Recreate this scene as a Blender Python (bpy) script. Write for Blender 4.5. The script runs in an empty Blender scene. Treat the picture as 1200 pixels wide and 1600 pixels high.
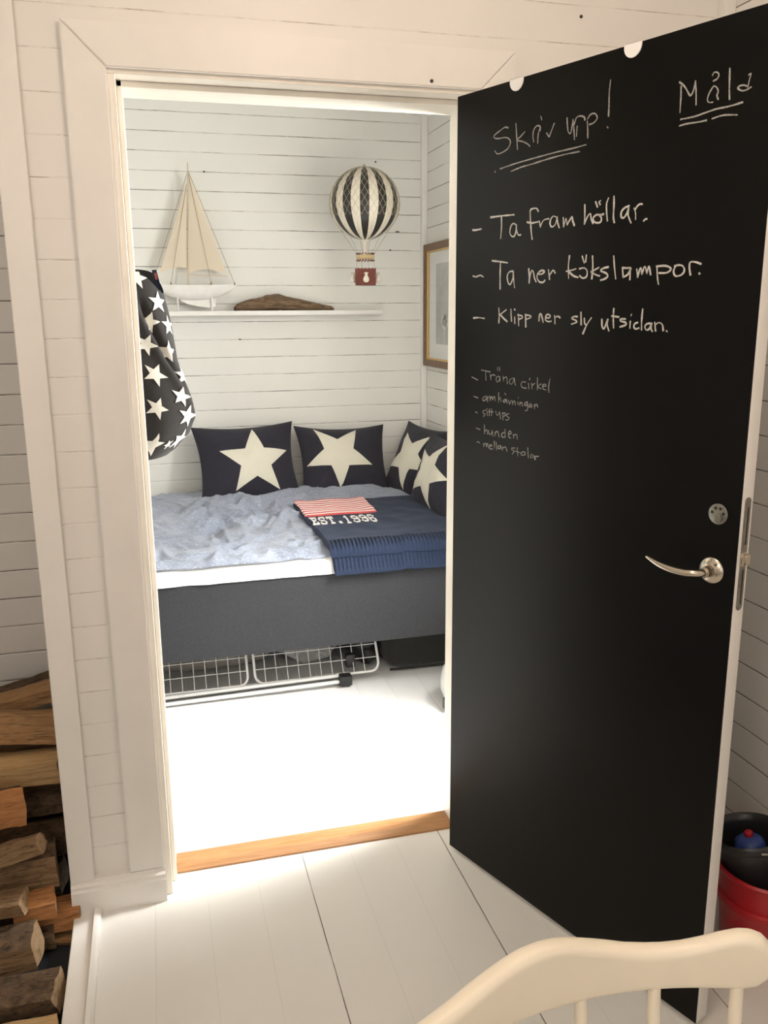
import bpy, bmesh, math, random
from math import sin, cos, pi, sqrt, exp
from mathutils import Vector, Matrix, noise

S = bpy.context.scene
COL = S.collection
random.seed(7)

# ------------------------------------------------------------------ camera
cam_data = bpy.data.cameras.new('camera')
cam = bpy.data.objects.new('camera', cam_data)
COL.objects.link(cam)
cam_data.sensor_fit = 'AUTO'
cam_data.sensor_width = 36.0
cam_data.lens = 1344.0 / 1600.0 * 36.0
cam_data.clip_start = 0.02
RIGHT = Vector((0.9656224, -0.2598430, -0.0074142))
UP = Vector((0.0655437, 0.2157734, 0.9742412))
FWD = Vector((0.2515499, 0.9412351, -0.2253867))
m = Matrix((RIGHT, UP, -FWD)).transposed().to_4x4()
m.translation = Vector((-0.76191, -2.14150, 1.54781))
cam.matrix_world = m
S.camera = cam

# ------------------------------------------------------------------ light and exposure
S.view_settings.view_transform = 'Standard'
S.view_settings.look = 'None'
S.view_settings.gamma = 1.0
S.view_settings.use_curve_mapping = False
S.view_settings.exposure = 0.0

W = bpy.data.worlds.new('sky')
S.world = W
W.use_nodes = True
bg = W.node_tree.nodes['Background']
bg.inputs['Color'].default_value = (0.75, 0.86, 1.0, 1)
bg.inputs['Strength'].default_value = 1.0


def area(name, loc, aim, sx, sy, power, col):
    l = bpy.data.lights.new(name, 'AREA')
    l.shape = 'RECTANGLE'
    l.size, l.size_y = sx, sy
    l.energy = power
    l.color = col
    o = bpy.data.objects.new(name, l)
    COL.objects.link(o)
    o.location = loc
    o.rotation_euler = (Vector(aim) - Vector(loc)).to_track_quat('-Z', 'Y').to_euler()
    return o


# daylight outside the bedroom window in the right wall, outside the living room window, and a warm ceiling lamp
area('sunny_sky_bedroom', (1.38, 0.40, 2.56), (-0.15, 0.50, 0.0), 0.45, 0.5, 290, (1.0, 0.99, 0.97))
area('daylight_bedroom', (0.95, 0.43, 1.55), (-0.3, 0.75, 1.0), 0.46, 1.0, 104, (1.0, 0.985, 0.955))
area('daylight_living', (-1.2, -3.95, 1.5), (-0.6, -1.0, 1.0), 1.5, 1.2, 6, (0.95, 0.97, 1.0))
for nm_, loc_, en_ in (('ceiling_lamp', (-0.30, -1.12, 2.48), 16), ('wall_lamp', (-1.35, -2.45, 2.25), 24)):
    lamp = bpy.data.lights.new(nm_, 'POINT')
    lamp.energy = en_
    lamp.color = (1.0, 0.80, 0.64)
    lamp.shadow_soft_size = 0.14
    lo = bpy.data.objects.new(nm_, lamp)
    COL.objects.link(lo)
    lo.location = loc_

# ------------------------------------------------------------------ materials


def new_mat(name):
    mt = bpy.data.materials.new(name)
    mt.use_nodes = True
    nt = mt.node_tree
    b = nt.nodes['Principled BSDF']
    return mt, nt, b


def N(nt, kind, **kw):
    n = nt.nodes.new(kind)
    for k, v in kw.items():
        if k.startswith('i_'):
            key = k[2:]
            key = int(key) if key.isdigit() else key.replace('_', ' ')
            n.inputs[key].default_value = v
        else:
            setattr(n, k, v)
    return n


def math_node(nt, op, a, b=None, c=None):
    n = nt.nodes.new('ShaderNodeMath')
    n.operation = op
    for i, x in enumerate((a, b, c)):
        if x is None:
            continue
        if isinstance(x, (int, float)):
            n.inputs[i].default_value = x
        else:
            nt.links.new(x, n.inputs[i])
    return n.outputs[0]


def mix_col(nt, fac, a, b, mode='MIX'):
    n = nt.nodes.new('ShaderNodeMix')
    n.data_type = 'RGBA'
    n.blend_type = mode
    for s, x in ((n.inputs[0], fac), (n.inputs[6], a), (n.inputs[7], b)):
        if isinstance(x, (int, float)):
            s.default_value = x
        elif isinstance(x, tuple):
            s.default_value = (x[0], x[1], x[2], 1)
        else:
            nt.links.new(x, s)
    return n.outputs[2]


def ramp(nt, fac, stops):
    n = nt.nodes.new('ShaderNodeValToRGB')
    e = n.color_ramp.elements
    while len(e) < len(stops):
        e.new(0.5)
    for i, (p, c) in enumerate(stops):
        e[i].position = p
        e[i].color = (c, c, c, 1) if isinstance(c, (int, float)) else (c[0], c[1], c[2], 1)
    nt.links.new(fac, n.inputs[0])
    return n.outputs[0]


def simple(name, col, rough=0.6, metal=0.0, var=0.0, scale=30, bump=0.0, spec=None, stretch=None, sheen=0.0, coords='Object'):
    mt, nt, b = new_mat(name)
    b.inputs['Base Color'].default_value = (*col, 1)
    b.inputs['Roughness'].default_value = rough
    b.inputs['Metallic'].default_value = metal
    if spec is not None:
        b.inputs['Specular IOR Level'].default_value = spec
    if sheen:
        b.inputs['Sheen Weight'].default_value = sheen
    if var or bump:
        tc = N(nt, 'ShaderNodeTexCoord')
        src = tc.outputs[coords]
        if stretch:
            mp = N(nt, 'ShaderNodeMapping')
            mp.inputs['Scale'].default_value = stretch
            nt.links.new(src, mp.inputs[0])
            src = mp.outputs[0]
        ns = N(nt, 'ShaderNodeTexNoise', i_Scale=scale, i_Detail=6.0, i_Roughness=0.6)
        nt.links.new(src, ns.inputs['Vector'])
        if var:
            lo_ = tuple(c * (1 - var) for c in col)
            hi_ = tuple(min(1, c * (1 + var)) for c in col)
            c = ramp(nt, ns.outputs[0], [(0.3, lo_), (0.7, hi_)])
            nt.links.new(c, b.inputs['Base Color'])
        if bump:
            bp = N(nt, 'ShaderNodeBump', i_Strength=1.0, i_Distance=bump)
            nt.links.new(ns.outputs[0], bp.inputs['Height'])
            nt.links.new(bp.outputs[0], b.inputs['Normal'])
    return mt


PAINT = (0.83, 0.81, 0.77)


def board_mat(name, axis, off, pitch, col=PAINT, half=0.0011, rough=0.45, lo=0.44, hi=0.62, crack=(0.10, 0.075, 0.05), faint=0.25, along=2.2, sub=None, bump=0.0015, after=None):
    """painted boards: an open, partly paint-filled gap between each pair of boards"""
    mt, nt, b = new_mat(name)
    g = N(nt, 'ShaderNodeNewGeometry')
    sp = N(nt, 'ShaderNodeSeparateXYZ')
    nt.links.new(g.outputs['Position'], sp.inputs[0])
    ax = {'x': 0, 'y': 1, 'z': 2}[axis]
    wob = N(nt, 'ShaderNodeTexNoise', i_Scale=9.0, i_Detail=3.0)
    nt.links.new(g.outputs['Position'], wob.inputs['Vector'])
    w = math_node(nt, 'MULTIPLY', math_node(nt, 'SUBTRACT', wob.outputs[0], 0.5), 0.0022)
    c = math_node(nt, 'ADD', sp.outputs[ax], w)
    t = math_node(nt, 'DIVIDE', math_node(nt, 'SUBTRACT', c, off), pitch)
    idx = math_node(nt, 'ROUND', t)
    dist = math_node(nt, 'MULTIPLY', math_node(nt, 'ABSOLUTE', math_node(nt, 'SUBTRACT', t, idx)), pitch)
    # how open each gap is along its length
    if axis == 'z':
        run = math_node(nt, 'ADD', sp.outputs[0], sp.outputs[1])
    else:
        run = sp.outputs[1] if axis == 'x' else sp.outputs[0]
    cv = N(nt, 'ShaderNodeCombineXYZ')
    nt.links.new(math_node(nt, 'MULTIPLY', run, along), cv.inputs[0])
    nt.links.new(math_node(nt, 'MULTIPLY', idx, 7.31), cv.inputs[1])
    nz = N(nt, 'ShaderNodeTexNoise', i_Scale=1.0, i_Detail=5.0, i_Roughness=0.75)
    nt.links.new(cv.outputs[0], nz.inputs['Vector'])
    openness = ramp(nt, nz.outputs[0], [(lo, 0.0), (hi, 1.0)])
    sharp = math_node(nt, 'SUBTRACT', 1.0, math_node(nt, 'SMOOTHSTEP' if False else 'MINIMUM', math_node(nt, 'DIVIDE', dist, half), 1.0))
    line = math_node(nt, 'MINIMUM', math_node(nt, 'MULTIPLY', sharp, 2.2), 1.0)
    amount = math_node(nt, 'ADD', math_node(nt, 'MULTIPLY', openness, 1.0 - faint), faint)
    mask = math_node(nt, 'MULTIPLY', line, amount)
    if after is not None:                                           # gaps left of this line are filled with paint
        mask = math_node(nt, 'MULTIPLY', mask, math_node(nt, 'GREATER_THAN', sp.outputs[ax], after))
    if sub:                                                          # closer-set seams that are almost closed
        t2 = math_node(nt, 'DIVIDE', math_node(nt, 'SUBTRACT', c, off), sub[0])
        d2 = math_node(nt, 'MULTIPLY', math_node(nt, 'ABSOLUTE', math_node(nt, 'SUBTRACT', t2, math_node(nt, 'ROUND', t2))), sub[0])
        l2 = math_node(nt, 'SUBTRACT', 1.0, math_node(nt, 'MINIMUM', math_node(nt, 'DIVIDE', d2, half * 0.8), 1.0))
        mask = math_node(nt, 'MAXIMUM', mask, math_node(nt, 'MULTIPLY', l2, sub[1]))
    dirt = N(nt, 'ShaderNodeTexNoise', i_Scale=3.0, i_Detail=5.0)
    nt.links.new(g.outputs['Position'], dirt.inputs['Vector'])
    base = ramp(nt, dirt.outputs[0], [(0.3, tuple(x * 0.955 for x in col)), (0.7, col)])
    nt.links.new(mix_col(nt, mask, base, crack), b.inputs['Base Color'])
    b.inputs['Roughness'].default_value = rough
    soft = math_node(nt, 'MINIMUM', math_node(nt, 'DIVIDE', dist, half * 3.0), 1.0)
    fine = N(nt, 'ShaderNodeTexNoise', i_Scale=60.0, i_Detail=4.0)
    nt.links.new(g.outputs['Position'], fine.inputs['Vector'])
    hgt = math_node(nt, 'ADD', soft, math_node(nt, 'MULTIPLY', fine.outputs[0], 0.12))
    bp = N(nt, 'ShaderNodeBump', i_Strength=0.8, i_Distance=bump)
    nt.links.new(hgt, bp.inputs['Height'])
    nt.links.new(bp.outputs[0], b.inputs['Normal'])
    return mt


def wood_mat(name, c1, c2, scale=9.0, stretch=(1, 12, 12), rough=0.5, bump=0.0015, dark=None):
    mt, nt, b = new_mat(name)
    tc = N(nt, 'ShaderNodeTexCoord')
    mp = N(nt, 'ShaderNodeMapping')
    mp.inputs['Scale'].default_value = stretch
    nt.links.new(tc.outputs['Object'], mp.inputs[0])
    n1 = N(nt, 'ShaderNodeTexNoise', i_Scale=scale, i_Detail=8.0, i_Roughness=0.65, i_Distortion=0.6)
    nt.links.new(mp.outputs[0], n1.inputs['Vector'])
    col = ramp(nt, n1.outputs[0], [(0.33, c1), (0.66, c2)])
    if dark:
        n2 = N(nt, 'ShaderNodeTexNoise', i_Scale=scale * 1.4, i_Detail=7.0, i_Roughness=0.75)
        nt.links.new(mp.outputs[0], n2.inputs['Vector'])
        f = ramp(nt, n2.outputs[0], [(0.52, 0.0), (0.66, 1.0)])
        col = mix_col(nt, f, col, dark)
    nt.links.new(col, b.inputs['Base Color'])
    b.inputs['Roughness'].default_value = rough
    bp = N(nt, 'ShaderNodeBump', i_Strength=1.0, i_Distance=bump)
    nt.links.new(n1.outputs[0], bp.inputs['Height'])
    nt.links.new(bp.outputs[0], b.inputs['Normal'])
    return mt


def fabric_mat(name, c1, c2, scale=400, rough=0.9, bump=0.0004, sheen=0.2, big=None):
    mt, nt, b = new_mat(name)
    tc = N(nt, 'ShaderNodeTexCoord')
    n1 = N(nt, 'ShaderNodeTexNoise', i_Scale=scale, i_Detail=3.0)
    nt.links.new(tc.outputs['Object'], n1.inputs['Vector'])
    col = ramp(nt, n1.outputs[0], [(0.38, c1), (0.62, c2)])
    if big:
        n2 = N(nt, 'ShaderNodeTexNoise', i_Scale=big[0], i_Detail=4.0)
        nt.links.new(tc.outputs['Object'], n2.inputs['Vector'])
        f = ramp(nt, n2.outputs[0], [(0.4, 0.0), (0.65, 1.0)])
        col = mix_col(nt, math_node(nt, 'MULTIPLY', f, big[1]), col, big[2])
    nt.links.new(col, b.inputs['Base Color'])
    b.inputs['Roughness'].default_value = rough
    b.inputs['Sheen Weight'].default_value = sheen
    bp = N(nt, 'ShaderNodeBump', i_Strength=1.0, i_Distance=bump)
    nt.links.new(n1.outputs[0], bp.inputs['Height'])
    nt.links.new(bp.outputs[0], b.inputs['Normal'])
    return mt


def chalk_mat(name, col, lo, hi, sc):
    mt, nt, b = new_mat(name)
    tc = N(nt, 'ShaderNodeTexCoord')
    n1 = N(nt, 'ShaderNodeTexNoise', i_Scale=sc, i_Detail=6.0, i_Roughness=0.8)
    nt.links.new(tc.outputs['Object'], n1.inputs['Vector'])
    f = ramp(nt, n1.outputs[0], [(lo, 0.0), (hi, 1.0)])
    nt.links.new(mix_col(nt, f, (0.025, 0.024, 0.022), col), b.inputs['Base Color'])
    b.inputs['Roughness'].default_value = 0.95
    return mt


def glass_mat(name):
    mt = bpy.data.materials.new(name)
    mt.use_nodes = True
    nt = mt.node_tree
    nt.nodes.clear()
    out = N(nt, 'ShaderNodeOutputMaterial')
    tr = N(nt, 'ShaderNodeBsdfTransparent')
    gl = N(nt, 'ShaderNodeBsdfGlossy', i_Roughness=0.03)
    lw = N(nt, 'ShaderNodeLayerWeight', i_Blend=0.5)
    fr = nt.nodes.new('ShaderNodeMath')
    fr.operation = 'MULTIPLY_ADD'
    pw = math_node(nt, 'POWER', lw.outputs['Facing'], 5.0)
    nt.links.new(pw, fr.inputs[0])
    fr.inputs[1].default_value = 0.5
    fr.inputs[2].default_value = 0.03
    mx = N(nt, 'ShaderNodeMixShader')
    nt.links.new(fr.outputs[0], mx.inputs[0])
    nt.links.new(tr.outputs[0], mx.inputs[1])
    nt.links.new(gl.outputs[0], mx.inputs[2])
    nt.links.new(mx.outputs[0], out.inputs[0])
    return mt


def cloth_translucent(name, col, amount=0.35):
    mt, nt, b = new_mat(name)
    b.inputs['Base Color'].default_value = (*col, 1)
    b.inputs['Roughness'].default_value = 0.9
    t = N(nt, 'ShaderNodeBsdfTranslucent')
    t.inputs[0].default_value = (*col, 1)
    mx = N(nt, 'ShaderNodeMixShader', i_0=amount)
    out = nt.nodes['Material Output']
    nt.links.new(b.outputs[0], mx.inputs[1])
    nt.links.new(t.outputs[0], mx.inputs[2])
    nt.links.new(mx.outputs[0], out.inputs[0])
    return mt


M = {}
M['front_boards'] = board_mat('white_painted_boards_front', 'z', 2.111, 0.088, lo=0.46, hi=0.66, faint=0.10, crack=(0.30, 0.24, 0.17), half=0.0012, along=9.0, bump=0.0006)
M['back_boards'] = board_mat('white_painted_boards_bedroom', 'z', 2.473, 0.0875, lo=0.42, hi=0.60, faint=0.22, crack=(0.13, 0.11, 0.085), half=0.0021, col=(0.82, 0.81, 0.76), bump=0.001)
M['side_boards'] = board_mat('white_painted_boards_side', 'z', 2.419, 0.0897, lo=0.38, hi=0.5, faint=0.25, crack=(0.12, 0.10, 0.08), half=0.0021, col=(0.82, 0.81, 0.76), bump=0.001)
M['recess_boards'] = board_mat('white_painted_boards_recess', 'z', 1.590, 0.0893, lo=0.36, hi=0.52, faint=0.35, crack=(0.06, 0.045, 0.03), half=0.0017)
M['floor_boards'] = board_mat('white_painted_floor_planks', 'x', -0.005, 0.42, half=0.0017, lo=0.30, hi=0.50, faint=0.35, crack=(0.07, 0.06, 0.05), rough=0.33, col=(0.80, 0.79, 0.75), sub=(0.14, 0.14), after=-0.6, bump=0.0007)
M['bed_floor'] = board_mat('white_painted_bedroom_planks', 'x', -0.005, 0.14, half=0.0012, lo=0.6, hi=0.8, faint=0.04, crack=(0.6, 0.6, 0.6), rough=0.33, col=(0.84, 0.84, 0.83))
M['paint'] = simple('white_trim_paint', (0.83, 0.81, 0.77), 0.4, var=0.03, scale=6, bump=0.0004)
M['jamb_paint'] = simple('cream_jamb_paint', (0.85, 0.80, 0.71), 0.4, var=0.05, scale=9, bump=0.0004)
M['plaster'] = simple('white_ceiling_paint', (0.84, 0.83, 0.80), 0.7, var=0.02, scale=5)
M['oak'] = wood_mat('oiled_oak', (0.34, 0.165, 0.065), (0.46, 0.25, 0.11), scale=5, stretch=(1.2, 14, 14), rough=0.42, dark=(0.36, 0.165, 0.055))
M['steel_plate'] = simple('dark_steel_plate', (0.035, 0.042, 0.05), 0.5, metal=0.2, var=0.3, scale=12)
M['blackboard'] = simple('chalkboard_paint', (0.0026, 0.0026, 0.0023), 0.31, var=0.25, scale=5, spec=0.15)
M['chalk'] = chalk_mat('white_chalk', (0.60, 0.585, 0.54), 0.30, 0.50, 420)
M['chalk_faint'] = chalk_mat('thin_chalk', (0.40, 0.39, 0.36), 0.32, 0.56, 420)
M['nickel'] = simple('brushed_nickel', (0.62, 0.56, 0.46), 0.24, metal=1.0)
M['zinc'] = simple('worn_zinc', (0.26, 0.25, 0.22), 0.45, metal=0.9, var=0.3, scale=60)
M['dark_metal'] = simple('blackened_metal', (0.02, 0.02, 0.02), 0.5, metal=0.5)
M['tab'] = simple('white_plastic_tab', (0.80, 0.80, 0.78), 0.4)
M['bed_fabric'] = fabric_mat('charcoal_bed_fabric', (0.025, 0.026, 0.030), (0.034, 0.036, 0.041), scale=260, rough=0.95, sheen=0.08, bump=0.0002)
M['sheet'] = fabric_mat('white_cotton_sheet', (0.80, 0.80, 0.78), (0.86, 0.86, 0.84), scale=300, rough=0.9)
M['navy_pillow'] = fabric_mat('navy_pillow_cotton', (0.014, 0.013, 0.022), (0.025, 0.023, 0.036), scale=500, sheen=0.06)
M['cream_star'] = fabric_mat('cream_star_print', (0.66, 0.63, 0.52), (0.72, 0.69, 0.58), scale=500)
M['knit_navy'] = fabric_mat('navy_knit', (0.005, 0.012, 0.034), (0.011, 0.026, 0.068), scale=330, bump=0.0012, sheen=0.06)
M['knit_red'] = fabric_mat('red_knit', (0.50, 0.05, 0.05), (0.62, 0.09, 0.08), scale=330, bump=0.0012)
M['knit_white'] = fabric_mat('white_knit', (0.74, 0.70, 0.66), (0.84, 0.80, 0.76), scale=330, bump=0.0012)
M['bag_fabric'] = fabric_mat('black_star_cotton', (0.017, 0.015, 0.014), (0.028, 0.025, 0.024), scale=500, sheen=0.05)
M['bag_star'] = fabric_mat('white_star_print', (0.72, 0.70, 0.63), (0.78, 0.76, 0.69), scale=500)
M['tag_navy'] = simple('navy_woven_tag', (0.012, 0.02, 0.05), 0.8)
M['tag_red'] = simple('red_woven_patch', (0.62, 0.14, 0.11), 0.8)
M['tag_print'] = simple('grey_tag_print', (0.30, 0.33, 0.42), 0.8)
M['hull'] = simple('worn_white_hull_paint', (0.77, 0.75, 0.71), 0.55, var=0.06, scale=25, bump=0.0008)
M['sail'] = cloth_translucent('cream_sailcloth', (0.80, 0.70, 0.56), 0.3)
M['mast'] = simple('pale_mast_wood', (0.62, 0.48, 0.34), 0.6)
M['cord'] = simple('brown_rigging_cord', (0.30, 0.20, 0.12), 0.8)
M['drift'] = wood_mat('weathered_driftwood', (0.10, 0.062, 0.034), (0.26, 0.17, 0.10), scale=14, stretch=(1, 5, 7), rough=0.9, bump=0.006, dark=(0.05, 0.03, 0.018))
M['balloon_white'] = simple('ivory_balloon_gore', (0.74, 0.68, 0.56), 0.38, var=0.05, scale=20)
M['balloon_black'] = simple('black_balloon_gore', (0.022, 0.021, 0.017), 0.34, var=0.2, scale=20)
M['net'] = simple('beige_net_cord', (0.50, 0.43, 0.32), 0.8)
M['bead'] = simple('dark_red_bead', (0.13, 0.03, 0.02), 0.5)
M['ring'] = simple('tan_ring', (0.56, 0.42, 0.22), 0.6)
M['basket'] = simple('russet_basket', (0.13, 0.022, 0.010), 0.6, var=0.25, scale=60, bump=0.001)
M['sack'] = simple('cream_sandbag', (0.78, 0.72, 0.62), 0.8)
M['frame_wood'] = wood_mat('brown_frame_wood', (0.10, 0.048, 0.02), (0.21, 0.115, 0.055), scale=12, stretch=(6, 6, 2), rough=0.45)
M['gold'] = simple('gilt_edge', (0.62, 0.42, 0.17), 0.4, metal=0.6)
M['mount'] = simple('white_picture_mount', (0.80, 0.81, 0.78), 0.8)
M['print_grey'] = simple('grey_green_print', (0.46, 0.48, 0.44), 0.7, var=0.25, scale=7)
M['print_dark'] = simple('pale_drawn_flower', (0.66, 0.65, 0.60), 0.8)
M['glass'] = glass_mat('picture_glass')
M['dark_tub'] = simple('black_bucket_plastic', (0.022, 0.022, 0.023), 0.3)
M['rack'] = simple('white_rack_enamel', (0.80, 0.80, 0.78), 0.35)
M['black_plastic'] = simple('black_plastic', (0.014, 0.014, 0.015), 0.4)
M['case'] = fabric_mat('black_case_fabric', (0.010, 0.010, 0.009), (0.022, 0.021, 0.018), scale=200)
M['grey_bag'] = fabric_mat('grey_brown_bag_fabric', (0.30, 0.265, 0.24), (0.38, 0.345, 0.31), scale=150)
M['clear_bag'] = simple('pale_grey_plastic_bag', (0.50, 0.51, 0.50), 0.3, var=0.15, scale=12, bump=0.006)
M['appliance'] = simple('white_appliance_plastic', (0.74, 0.74, 0.72), 0.35)
M['grey_clip'] = simple('dark_grey_clip', (0.06, 0.065, 0.07), 0.4)
M['chair'] = simple('cream_chair_paint', (0.86, 0.79, 0.65), 0.38, var=0.03, scale=8)
M['red_plastic'] = simple('red_bucket_plastic', (0.42, 0.008, 0.016), 0.35)
M['blue_plastic'] = simple('blue_plastic', (0.03, 0.07, 0.28), 0.4)
M['grey_handle'] = simple('grey_handle_metal', (0.30, 0.30, 0.29), 0.45, metal=0.3)
M['nail'] = simple('dark_nail_head', (0.02, 0.018, 0.015), 0.6)
M['log_pale'] = wood_mat('pale_split_birch', (0.50, 0.31, 0.13), (0.67, 0.46, 0.23), scale=6, stretch=(2, 16, 16), rough=0.75, bump=0.007)
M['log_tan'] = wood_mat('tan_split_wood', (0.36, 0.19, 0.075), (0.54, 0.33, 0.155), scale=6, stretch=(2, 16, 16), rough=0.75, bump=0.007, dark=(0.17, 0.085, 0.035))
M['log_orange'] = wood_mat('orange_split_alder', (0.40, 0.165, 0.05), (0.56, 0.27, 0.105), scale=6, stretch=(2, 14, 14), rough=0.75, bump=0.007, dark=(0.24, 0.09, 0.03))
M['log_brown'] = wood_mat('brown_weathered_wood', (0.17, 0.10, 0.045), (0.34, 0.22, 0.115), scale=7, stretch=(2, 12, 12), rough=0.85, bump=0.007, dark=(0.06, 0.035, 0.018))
M['bark'] = wood_mat('rough_dark_bark', (0.055, 0.033, 0.018), (0.18, 0.115, 0.062), scale=10, stretch=(3, 5, 5), rough=0.95, bump=0.008, dark=(0.02, 0.013, 0.008))
M['log_end'] = wood_mat('sawn_log_end', (0.28, 0.175, 0.085), (0.46, 0.33, 0.19), scale=9, stretch=(4, 4, 4), rough=0.9, bump=0.004, dark=(0.16, 0.09, 0.045))


def bedspread_mat():
    mt, nt, b = new_mat('blue_grey_slub_bedspread')
    tc = N(nt, 'ShaderNodeTexCoord')
    mp = N(nt, 'ShaderNodeMapping')
    mp.inputs['Scale'].default_value = (1, 2.2, 1)
    nt.links.new(tc.outputs['Object'], mp.inputs[0])
    n1 = N(nt, 'ShaderNodeTexNoise', i_Scale=95.0, i_Detail=5.0, i_Roughness=0.75)
    nt.links.new(mp.outputs[0], n1.inputs['Vector'])
    f = ramp(nt, n1.outputs[0], [(0.52, 0.0), (0.66, 1.0)])
    n2 = N(nt, 'ShaderNodeTexNoise', i_Scale=7.0, i_Detail=4.0)
    nt.links.new(tc.outputs['Object'], n2.inputs['Vector'])
    base = ramp(nt, n2.outputs[0], [(0.35, (0.215, 0.245, 0.315)), (0.65, (0.295, 0.33, 0.41))])
    nt.links.new(mix_col(nt, math_node(nt, 'MULTIPLY', f, 0.6), base, (0.68, 0.72, 0.80)), b.inputs['Base Color'])
    b.inputs['Roughness'].default_value = 0.75
    b.inputs['Sheen Weight'].default_value = 0.25
    bp = N(nt, 'ShaderNodeBump', i_Strength=1.0, i_Distance=0.0015)
    nt.links.new(n1.outputs[0], bp.inputs['Height'])
    nt.links.new(bp.outputs[0], b.inputs['Normal'])
    return mt


M['bedspread'] = bedspread_mat()

# ------------------------------------------------------------------ geometry helpers


def box(bm, x0, x1, y0, y1, z0, z1, bev=0.0, mi=0, seg=2):
    r = bmesh.ops.create_cube(bm, size=1.0)
    vs = r['verts']
    bmesh.ops.scale(bm, vec=(x1 - x0, y1 - y0, z1 - z0), verts=vs)
    bmesh.ops.translate(bm, vec=((x0 + x1) / 2, (y0 + y1) / 2, (z0 + z1) / 2), verts=vs)
    fs = {f for v in vs for f in v.link_faces}
    for f in fs:
        f.material_index = mi
    if bev:
        es = list({e for v in vs for e in v.link_edges})
        bmesh.ops.bevel(bm, geom=es, offset=bev, segments=seg, affect='EDGES', profile=0.5, material=-1)


def frame_axes(d):
    d = d.normalized()
    a = Vector((0, 0, 1)) if abs(d.z) < 0.9 else Vector((1, 0, 0))
    u = d.cross(a).normalized()
    return u, d.cross(u).normalized()


def tube(bm, pts, r, seg=8, closed=False, mi=0, caps=True):
    pts = [Vector(p) for p in pts]
    n = len(pts)
    rs = r if isinstance(r, (list, tuple)) else [r] * n
    rings = []
    pu = None
    for i, p in enumerate(pts):
        if closed:
            d = pts[(i + 1) % n] - pts[i - 1]
        else:
            d = pts[min(i + 1, n - 1)] - pts[max(i - 1, 0)]
        d = d.normalized()
        if pu is None:
            u, v = frame_axes(d)
        else:
            u = (pu - d * pu.dot(d))
            if u.length < 1e-6:
                u, v = frame_axes(d)
            u.normalize()
            v = d.cross(u)
        pu = u
        rings.append([bm.verts.new(p + (u * cos(2 * pi * k / seg) + v * sin(2 * pi * k / seg)) * rs[i]) for k in range(seg)])
    m_ = n if closed else n - 1
    for i in range(m_):
        a, b = rings[i], rings[(i + 1) % n]
        for k in range(seg):
            f = bm.faces.new((a[k], a[(k + 1) % seg], b[(k + 1) % seg], b[k]))
            f.material_index = mi
    if caps and not closed:
        for ring, rev in ((rings[0], True), (rings[-1], False)):
            f = bm.faces.new(ring[::-1] if rev else ring)
            f.material_index = mi


def lathe(bm, prof, seg=32, c=(0, 0, 0), mi=0, axis=None):
    """prof: (radius, height) pairs about +Z, or about 'axis'"""
    c = Vector(c)
    if axis is None:
        u, v, w = Vector((1, 0, 0)), Vector((0, 1, 0)), Vector((0, 0, 1))
    else:
        w = Vector(axis).normalized()
        u, v = frame_axes(w)
    rings = []
    for r, z in prof:
        if r < 1e-6:
            rings.append([bm.verts.new(c + w * z)])
        else:
            rings.append([bm.verts.new(c + w * z + (u * cos(2 * pi * k / seg) + v * sin(2 * pi * k / seg)) * r) for k in range(seg)])
    for a, b in zip(rings, rings[1:]):
        for k in range(seg):
            k2 = (k + 1) % seg
            if len(a) == 1 and len(b) == 1:
                continue
            if len(a) == 1:
                f = bm.faces.new((a[0], b[k2], b[k]))
            elif len(b) == 1:
                f = bm.faces.new((a[k], a[k2], b[0]))
            else:
                f = bm.faces.new((a[k], a[k2], b[k2], b[k]))
            f.material_index = mi


def grid(bm, fn, nu, nv, mi=0, wrap_u=False, mfn=None):
    vs = [[bm.verts.new(fn(i / nu, j / nv)) for j in range(nv + 1)] for i in range(nu if wrap_u else nu + 1)]
    n = len(vs)
    for i in range(nu):
        for j in range(nv):
            f = bm.faces.new((vs[i][j], vs[(i + 1) % n][j], vs[(i + 1) % n][j + 1], vs[i][j + 1]))
            f.material_index = mfn(i, j) if mfn else mi
    return vs


def prism(bm, poly, place, t0, t1, mi=0):
    """poly of 2D points; place(a, b, t) -> 3D"""
    a = [bm.verts.new(place(x, y, t0)) for x, y in poly]
    b = [bm.verts.new(place(x, y, t1)) for x, y in poly]
    n = len(poly)
    fs = [bm.faces.new(a[::-1]), bm.faces.new(b)]
    for i in range(n):
        fs.append(bm.faces.new((a[i], a[(i + 1) % n], b[(i + 1) % n], b[i])))
    for f in fs:
        f.material_index = mi


def ob(name, bm, mats, parent=None, smooth=35, label=None, cat=None, group=None, kind=None, recalc=True):
    if not isinstance(mats, (list, tuple)):
        mats = [mats]
    if recalc:
        bmesh.ops.recalc_face_normals(bm, faces=bm.faces[:])
    me = bpy.data.meshes.new(name)
    bm.to_mesh(me)
    bm.free()
    for mt in mats:
        me.materials.append(mt)
    if smooth:
        for p in me.polygons:
            p.use_smooth = True
        me.set_sharp_from_angle(angle=math.radians(smooth))
    o = bpy.data.objects.new(name, me)
    COL.objects.link(o)
    if parent is None:
        xs = [v.co.x for v in me.vertices]
        ys = [v.co.y for v in me.vertices]
        zs = [v.co.z for v in me.vertices]
        c = Vector(((min(xs) + max(xs)) / 2, (min(ys) + max(ys)) / 2, min(zs)))
        me.transform(Matrix.Translation(-c))
        o.location = c
    else:
        o.parent = parent
        root = Vector((0, 0, 0))
        q = parent
        while q:
            root += q.location
            q = q.parent
        me.transform(Matrix.Translation(-root))
    tag(o, label, cat, group, kind)
    return o


def tag(o, label=None, cat=None, group=None, kind=None):
    for k, v in (('label', label), ('category', cat), ('group', group), ('kind', kind)):
        if v:
            o[k] = v


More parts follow.
